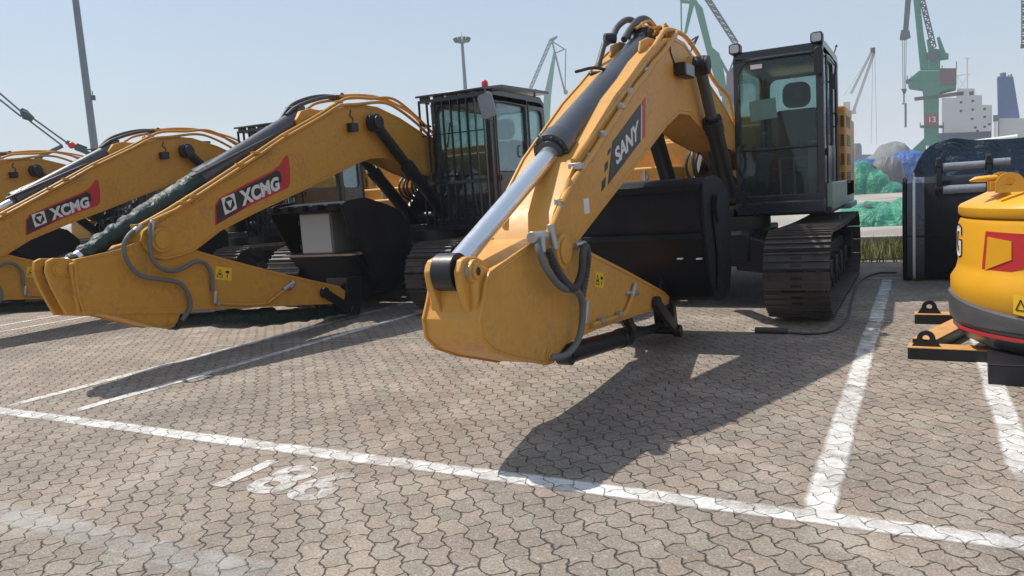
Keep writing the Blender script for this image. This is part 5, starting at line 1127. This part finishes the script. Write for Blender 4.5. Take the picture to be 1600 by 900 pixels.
# distant crane
cz = far('harbour_crane', 'small distant crane with a drooping jib beyond the barred cab', 'crane', (-147.68, 317.32, 0.4356))
m = MB(); quad3(m, [(4.78, 63.46), (5.9, 63.1), (2.53, 44.46), (-1.03, 13.6), (-4.49, 13.83), (-0.6, 44.68)], 3); part('boom', m, 'crane', cz)
m = MB(); a = [(3.95, 68.48), (-6.38, 48.45)]; lat(m, (a[0][0], 0, a[0][1]), (a[1][0], 0, a[1][1]), 1.2, .3, 18); part('luffing_strut', m, 'crane_dark', cz)
m = MB(); a = [(4.24, 68.73), (5.33, 63.14), (8.84, 45.12), (10.22, 64.43), (4.21, 68.18), (9.64, 64.2), (5.6, 62.84)]
for i, j in ((0, 1), (1, 2), (2, 3), (4, 5), (5, 6)): m.beam((a[i][0], 0, a[i][1]), (a[j][0], 0, a[j][1]), .75 if i < 2 else .45)
quad3(m, [(3.42, 69.07), (6.87, 70.18), (6.83, 69.36), (4.18, 67.63)], 1)
part('jib', m, 'crane_dark', cz)
m = MB(); a = [(9.15, 45.66)][0]; m.cyl((a[0], -.6, a[1]), (a[0], .6, a[1]), 1.0, 12); part('sheave', m, 'crane_dark', cz)
m = MB(); a = [(9.67, 44.78), (9.41, 29.93)]; m.tube(D3(a), .07, 4); part('rope', m, 'crane_dark', cz)
# pale derrick behind the engine house
cw_ = far('derrick', 'pale twin-boom derrick rising beside the engine house', 'crane', (-7.45, 119.77, 0.0621))
m = MB(); a = [(1.59, 18.03), (-1.13, 12.56), (1.83, 17.83), (-0.83, 10.23)]
lat(m, (a[0][0], 0, a[0][1]), (a[1][0], 0, a[1][1]), .22, .12, 18); lat(m, (a[2][0], .8, a[2][1]), (a[3][0], .8, a[3][1]), .24, .13, 18)
part('boom', m, 'ship_white', cw_)
m = MB()
for pa in ([(1.51, 17.7), (-2.12, 12.32)], [(1.67, 17.68), (1.33, 5.35)], [(1.91, 17.65), (2.05, 5.29)]): m.tube(D3(pa), .02, 4)
part('rope', m, 'pole', cw_)
m = MB(); a = [(-1.64, 11.38)][0]; m.box((a[0] - .5, -1, 0), (a[0] + .35, 1.4, a[1])); m.box((a[0], -.6, a[1] - 1.6), (a[0] + 1.1, 1.2, a[1] - 1.2)); part('base', m, 'ship_white', cw_)
m = MB(); a = [(1.67, 18.28)][0]; m.box((a[0] - .3, -.3, a[1] - .5), (a[0] + .3, 1, a[1] + .1)); part('boom_head', m, 'crane_dark', cw_)
# hanging block at the right edge
hb_ = far('hanging_block', 'dark lattice block hanging from above at the frame edge', 'crane block', (15.59, 159.24, -0.0976))
m = MB(); a = [(-0.17, 31.54), (-0.05, 20.88)]; lat(m, (a[0][0], 0, a[0][1]), (a[1][0], 0, a[1][1]), .8, .2, 16); part('lattice', m, 'crane_dark', hb_)
m = MB(); a = [(-0.14, 20.9)][0]; m.box((a[0] - .5, -.4, a[1] - .3), (a[0] + .7, .4, a[1] + .3)); part('block', m, 'crane_dark', hb_)
# ship
sh_ = far('ship', 'moored ship with a white deckhouse, blue hull and blue funnel', 'ship', (11.71, 229.7, -0.0509))
m = MB(); quad3(m, [(-9.3, 10.33), (3.95, 9.68), (4.03, 0.61), (-9.3, 1.6)], 22, -2); quad3(m, [(3.98, 6.99), (23.53, 5.2), (23.65, -0.86), (4.03, 0.61)], 22, -2); part('hull', m, 'ship_blue', sh_)
m = MB(); quad3(m, [(-6.7, 18.66), (-3.58, 18.29), (-3.44, 20.51), (0.32, 20.04), (0.33, 18.46), (1.84, 18.28), (1.86, 15.91), (3.91, 15.68), (3.96, 9.52), (-6.69, 10.08)], 14); dh = part('deckhouse', m, 'ship_white', sh_)
pt = MB()
for p_ in [(-2.59, 17.06), (-0.08, 17.09), (-2.58, 14.98), (-0.07, 15.02), (-0.19, 12.81), (2.41, 14.9), (2.43, 13.0), (2.44, 10.63), (0.51, 10.66), (0.93, 9.82), (3.4, 11.16)]: pt.cyl((p_[0], -7.03, p_[1]), (p_[0], -6.97, p_[1]), .32, 12)
part('porthole', pt, 'black', dh)
wn_ = MB()
for p_ in [(-3.16, 19.2), (-2.46, 19.19), (-0.37, 19.02)]: wn_.box((p_[0] - .45, -7.03, p_[1] - .45), (p_[0] + .45, -6.97, p_[1] + .45))
part('window', wn_, 'black', dh)
m = MB(); quad3(m, [(5.42, 12.37), (23.43, 10.46), (23.53, 5.2), (5.47, 6.85)], 14); part('deckhouse', m, 'ship_white', sh_)
m = MB(); quad3(m, [(5.06, 22.56), (8.26, 22.14), (9.69, 12.38), (9.56, 11.78), (5.42, 12.21)], 8); fn = part('funnel', m, 'ship_blue', sh_)
m = MB(); a = [(6.27, 22.4), (6.26, 23.64), (7.34, 22.26), (7.46, 23.02), (8.0, 22.17), (7.99, 23.1)]
for i, r in ((0, .7), (2, .15), (4, .2)): m.cyl((a[i][0], 0, a[i][1]), (a[i + 1][0], 0, a[i + 1][1]), r, 10)
part('exhaust', m, 'crane_dark', fn)
m = MB(); a = [(-1.34, 20.25), (-1.38, 28.14), (-3.46, 24.33), (-0.53, 24.25), (-3.16, 20.79), (-1.36, 23.73), (-1.94, 28.38), (-0.83, 28.22)]
m.tube([(a[0][0], 0, a[0][1]), (a[1][0], 0, a[1][1])], .22, 6); m.beam((a[2][0], 0, a[2][1]), (a[3][0], 0, a[3][1]), .2).beam((a[4][0], 0, a[4][1]), (a[5][0], 0, a[5][1]), .15).beam((a[6][0], 0, a[6][1]), (a[7][0], 0, a[7][1]), .2)
m.beam((a[2][0], 0, a[2][1]), (a[4][0], 0, a[4][1]), .12).beam((a[2][0], 0, a[2][1]), (a[0][0], 0, a[0][1]), .12)
part('mast', m, 'ship_white', sh_)
m = MB(); rl = [(-5.98, 11.47), (-1.72, 11.04), (5.46, 7.8), (10.8, 7.61), (-6.71, 19.63), (-3.31, 21.45), (0.31, 20.99), (3.9, 16.78)]
for (i, j) in ((0, 1), (2, 3)):
    for d in (0, .8): m.beam((rl[i][0], -8, rl[i][1] - d), (rl[j][0], -8, rl[j][1] - d), .12)
    for q in range(9): x_ = rl[i][0] + (rl[j][0] - rl[i][0]) * q / 8; m.beam((x_, -8, rl[i][1] - 1.6), (x_, -8, rl[i][1]), .1)
part('railing', m, 'ship_white', sh_)
m = MB(); a = [(4.35, 11.7), (4.93, 6.9), (4.34, 12.33), (4.89, 11.64)]; m.box((a[0][0], -8.5, a[1][1]), (a[1][0], -7.2, a[0][1])); part('vent_trunk', m, 'white', sh_)
m = MB(); m.box((a[0][0] - .2, -8.6, a[3][1]), (a[1][0] + .2, -7.1, a[2][1] + .8)); part('vent_head', m, 'crane_dark', sh_)
# silo and low sheds behind
o = part('silo', MB().lathe([(.01, 0), (1.0, 0), (1.0, 6.0), (.8, 6.6), (.01, 6.7)], (0, 0, 0), 24), 'silo'); fo = (-10.13, 149.66, 0.0676); o.location = (fo[0], fo[1], 0); tag(o, 'small grey round silo peeping past the engine house', 'silo')
o = part('shed', MB().prism([(-14, 0), (6, 0), (6, 4.6), (-4, 5.4), (-14, 4.6)], 0, 10, 'y'), 'silo', bevel=.05); fo = (-10.55, 169.67, 0.0621); o.location = (fo[0], fo[1], 0); o.rotation_euler = (0, 0, fo[2]); tag(o, 'low grey shed on the skyline beyond the heaps', 'shed')
# poles
lm_ = far('mast', 'tall tapered pole leaning out of the frame above the left excavators', 'pole', (-33.11, 22.44, 0.9752))
m = MB(); m.tube([(0, 0, 0), (0, 0, 14)], [.19, .13], 14); part('pole', m, 'pole', lm_)
cz_ = [(0.27, 7.07), (0.28, 7.36)]; m = MB().box((0, -.1, cz_[0][1] - .12), (.3, .1, cz_[0][1] + .08)).tube([(.2, 0, cz_[0][1]), (.2, 0, cz_[1][1])], .02, 5); part('camera', m, 'crane_dark', lm_)
hm = far('high_mast', 'tall floodlight mast with a ring of lamps above the barred cab', 'light mast', (-61.36, 103.13, 0.5367))
tp = [(1.08, 25.15), (0.98, 26.48)]
m = MB(); m.tube([(0, 0, 0), (0, 0, tp[0][1])], [.5, .22], 14); m.tube([(0, 0, tp[0][1]), (0, 0, tp[1][1])], .04, 5); part('pole', m, 'pole', hm)
m = MB(); rg_ = []
for k in range(25): a = 2 * pi * k / 24; rg_.append((.95 * cos(a), .95 * sin(a), tp[0][1]))
m.tube(rg_, .06, 6, cap=False)
for k in range(4): a = pi * k / 2; m.beam((0, 0, tp[0][1]), (.95 * cos(a), .95 * sin(a), tp[0][1]), .08)
part('ring', m, 'pole', hm)
for k in range(10):
    a = 2 * pi * k / 10; c, s_ = cos(a), sin(a); m = MB(); m.box((-.17, -.2, -.3), (.17, .2, .25), None)
    R3 = Matrix.Rotation(a, 3, 'Z') @ Matrix.Rotation(radians(25), 3, 'Y'); m.v = [tuple(R3 @ Vector(v) + Vector((1.1 * c, 1.1 * s_, tp[0][1] + .25))) for v in m.v]; part('floodlight', m, 'crane_dark', hm)
# pendants of a crane boom, far left
pd = far('crane_pendant', 'grey crane hoist ropes with a pulley block over the leftmost excavators', 'crane ropes', (-22.22, 13.49, 1.0251))
m = MB()
for pa in ([(-1.37, 5.77), (-0.37, 4.64)], [(-1.4, 5.56), (-0.43, 4.55)], [(-0.17, 4.52), (0.63, 3.78)], [(-0.24, 4.43), (0.49, 3.71)]): m.tube(D3(pa), .028, 6)
part('rope', m, 'pole', pd)
m = MB()
a = [(-0.4, 4.68), (-0.32, 4.57), (-0.15, 4.46)]; m.tube([(a[0][0], -.1, a[0][1]), (a[1][0], -.1, a[1][1]), (a[2][0], -.1, a[2][1])], [.06, .13, .08], 10); m.tube([(a[0][0], .1, a[0][1] + .1), (a[1][0], .1, a[1][1] + .1), (a[2][0], .1, a[2][1] + .05)], [.04, .1, .05], 10)
part('pulley_block', m, 'crane_dark', pd)
gt = far('crane_gantry', 'steel gantry end with a red lamp where the hoist ropes meet', 'crane gantry', (-21.89, 14.04, 1.0005))
m = MB(); a = [(-0.15, 3.71), (-0.04, 3.82), (0.67, 3.35), (-0.79, 3.4), (0.18, 3.7), (0.44, 3.58)]
m.beam((a[1][0], 0, a[1][1]), (a[2][0], 0, a[2][1]), .12).beam((a[0][0], 0, a[0][1]), (a[3][0], 0, a[3][1]), .1).beam((a[4][0], .2, a[4][1]), (a[5][0], .2, a[5][1]), .2)
m.beam((a[2][0], 0, a[2][1]), (a[2][0], 0, 0), .2).beam((a[3][0], 0, a[3][1]), (a[3][0], 0, 0), .2)
part('frame', m, 'crane_dark', gt)
a = [(0.08, 3.72)][0]; part('lamp', MB().sphere((a[0], -.05, a[1]), .1, 8), 'beacon', gt)

# ------------------------------------------------------------------ haze
g = G('haze'); g.t.nodes.remove(g.bsdf); pv = g.n('ShaderNodeVolumePrincipled'); pv.inputs['Density'].default_value = HAZE; pv.inputs['Color'].default_value = (.86, .92, 1, 1); pv.inputs['Anisotropy'].default_value = .0
g.t.links.new(pv.outputs[0], g.out.inputs['Volume']); mt['haze'] = g.m
o = part('haze', MB().box((-3050, -3050, -1.2), (3050, 3050, 75)), 'haze', flat=True); o['kind'] = 'stuff'
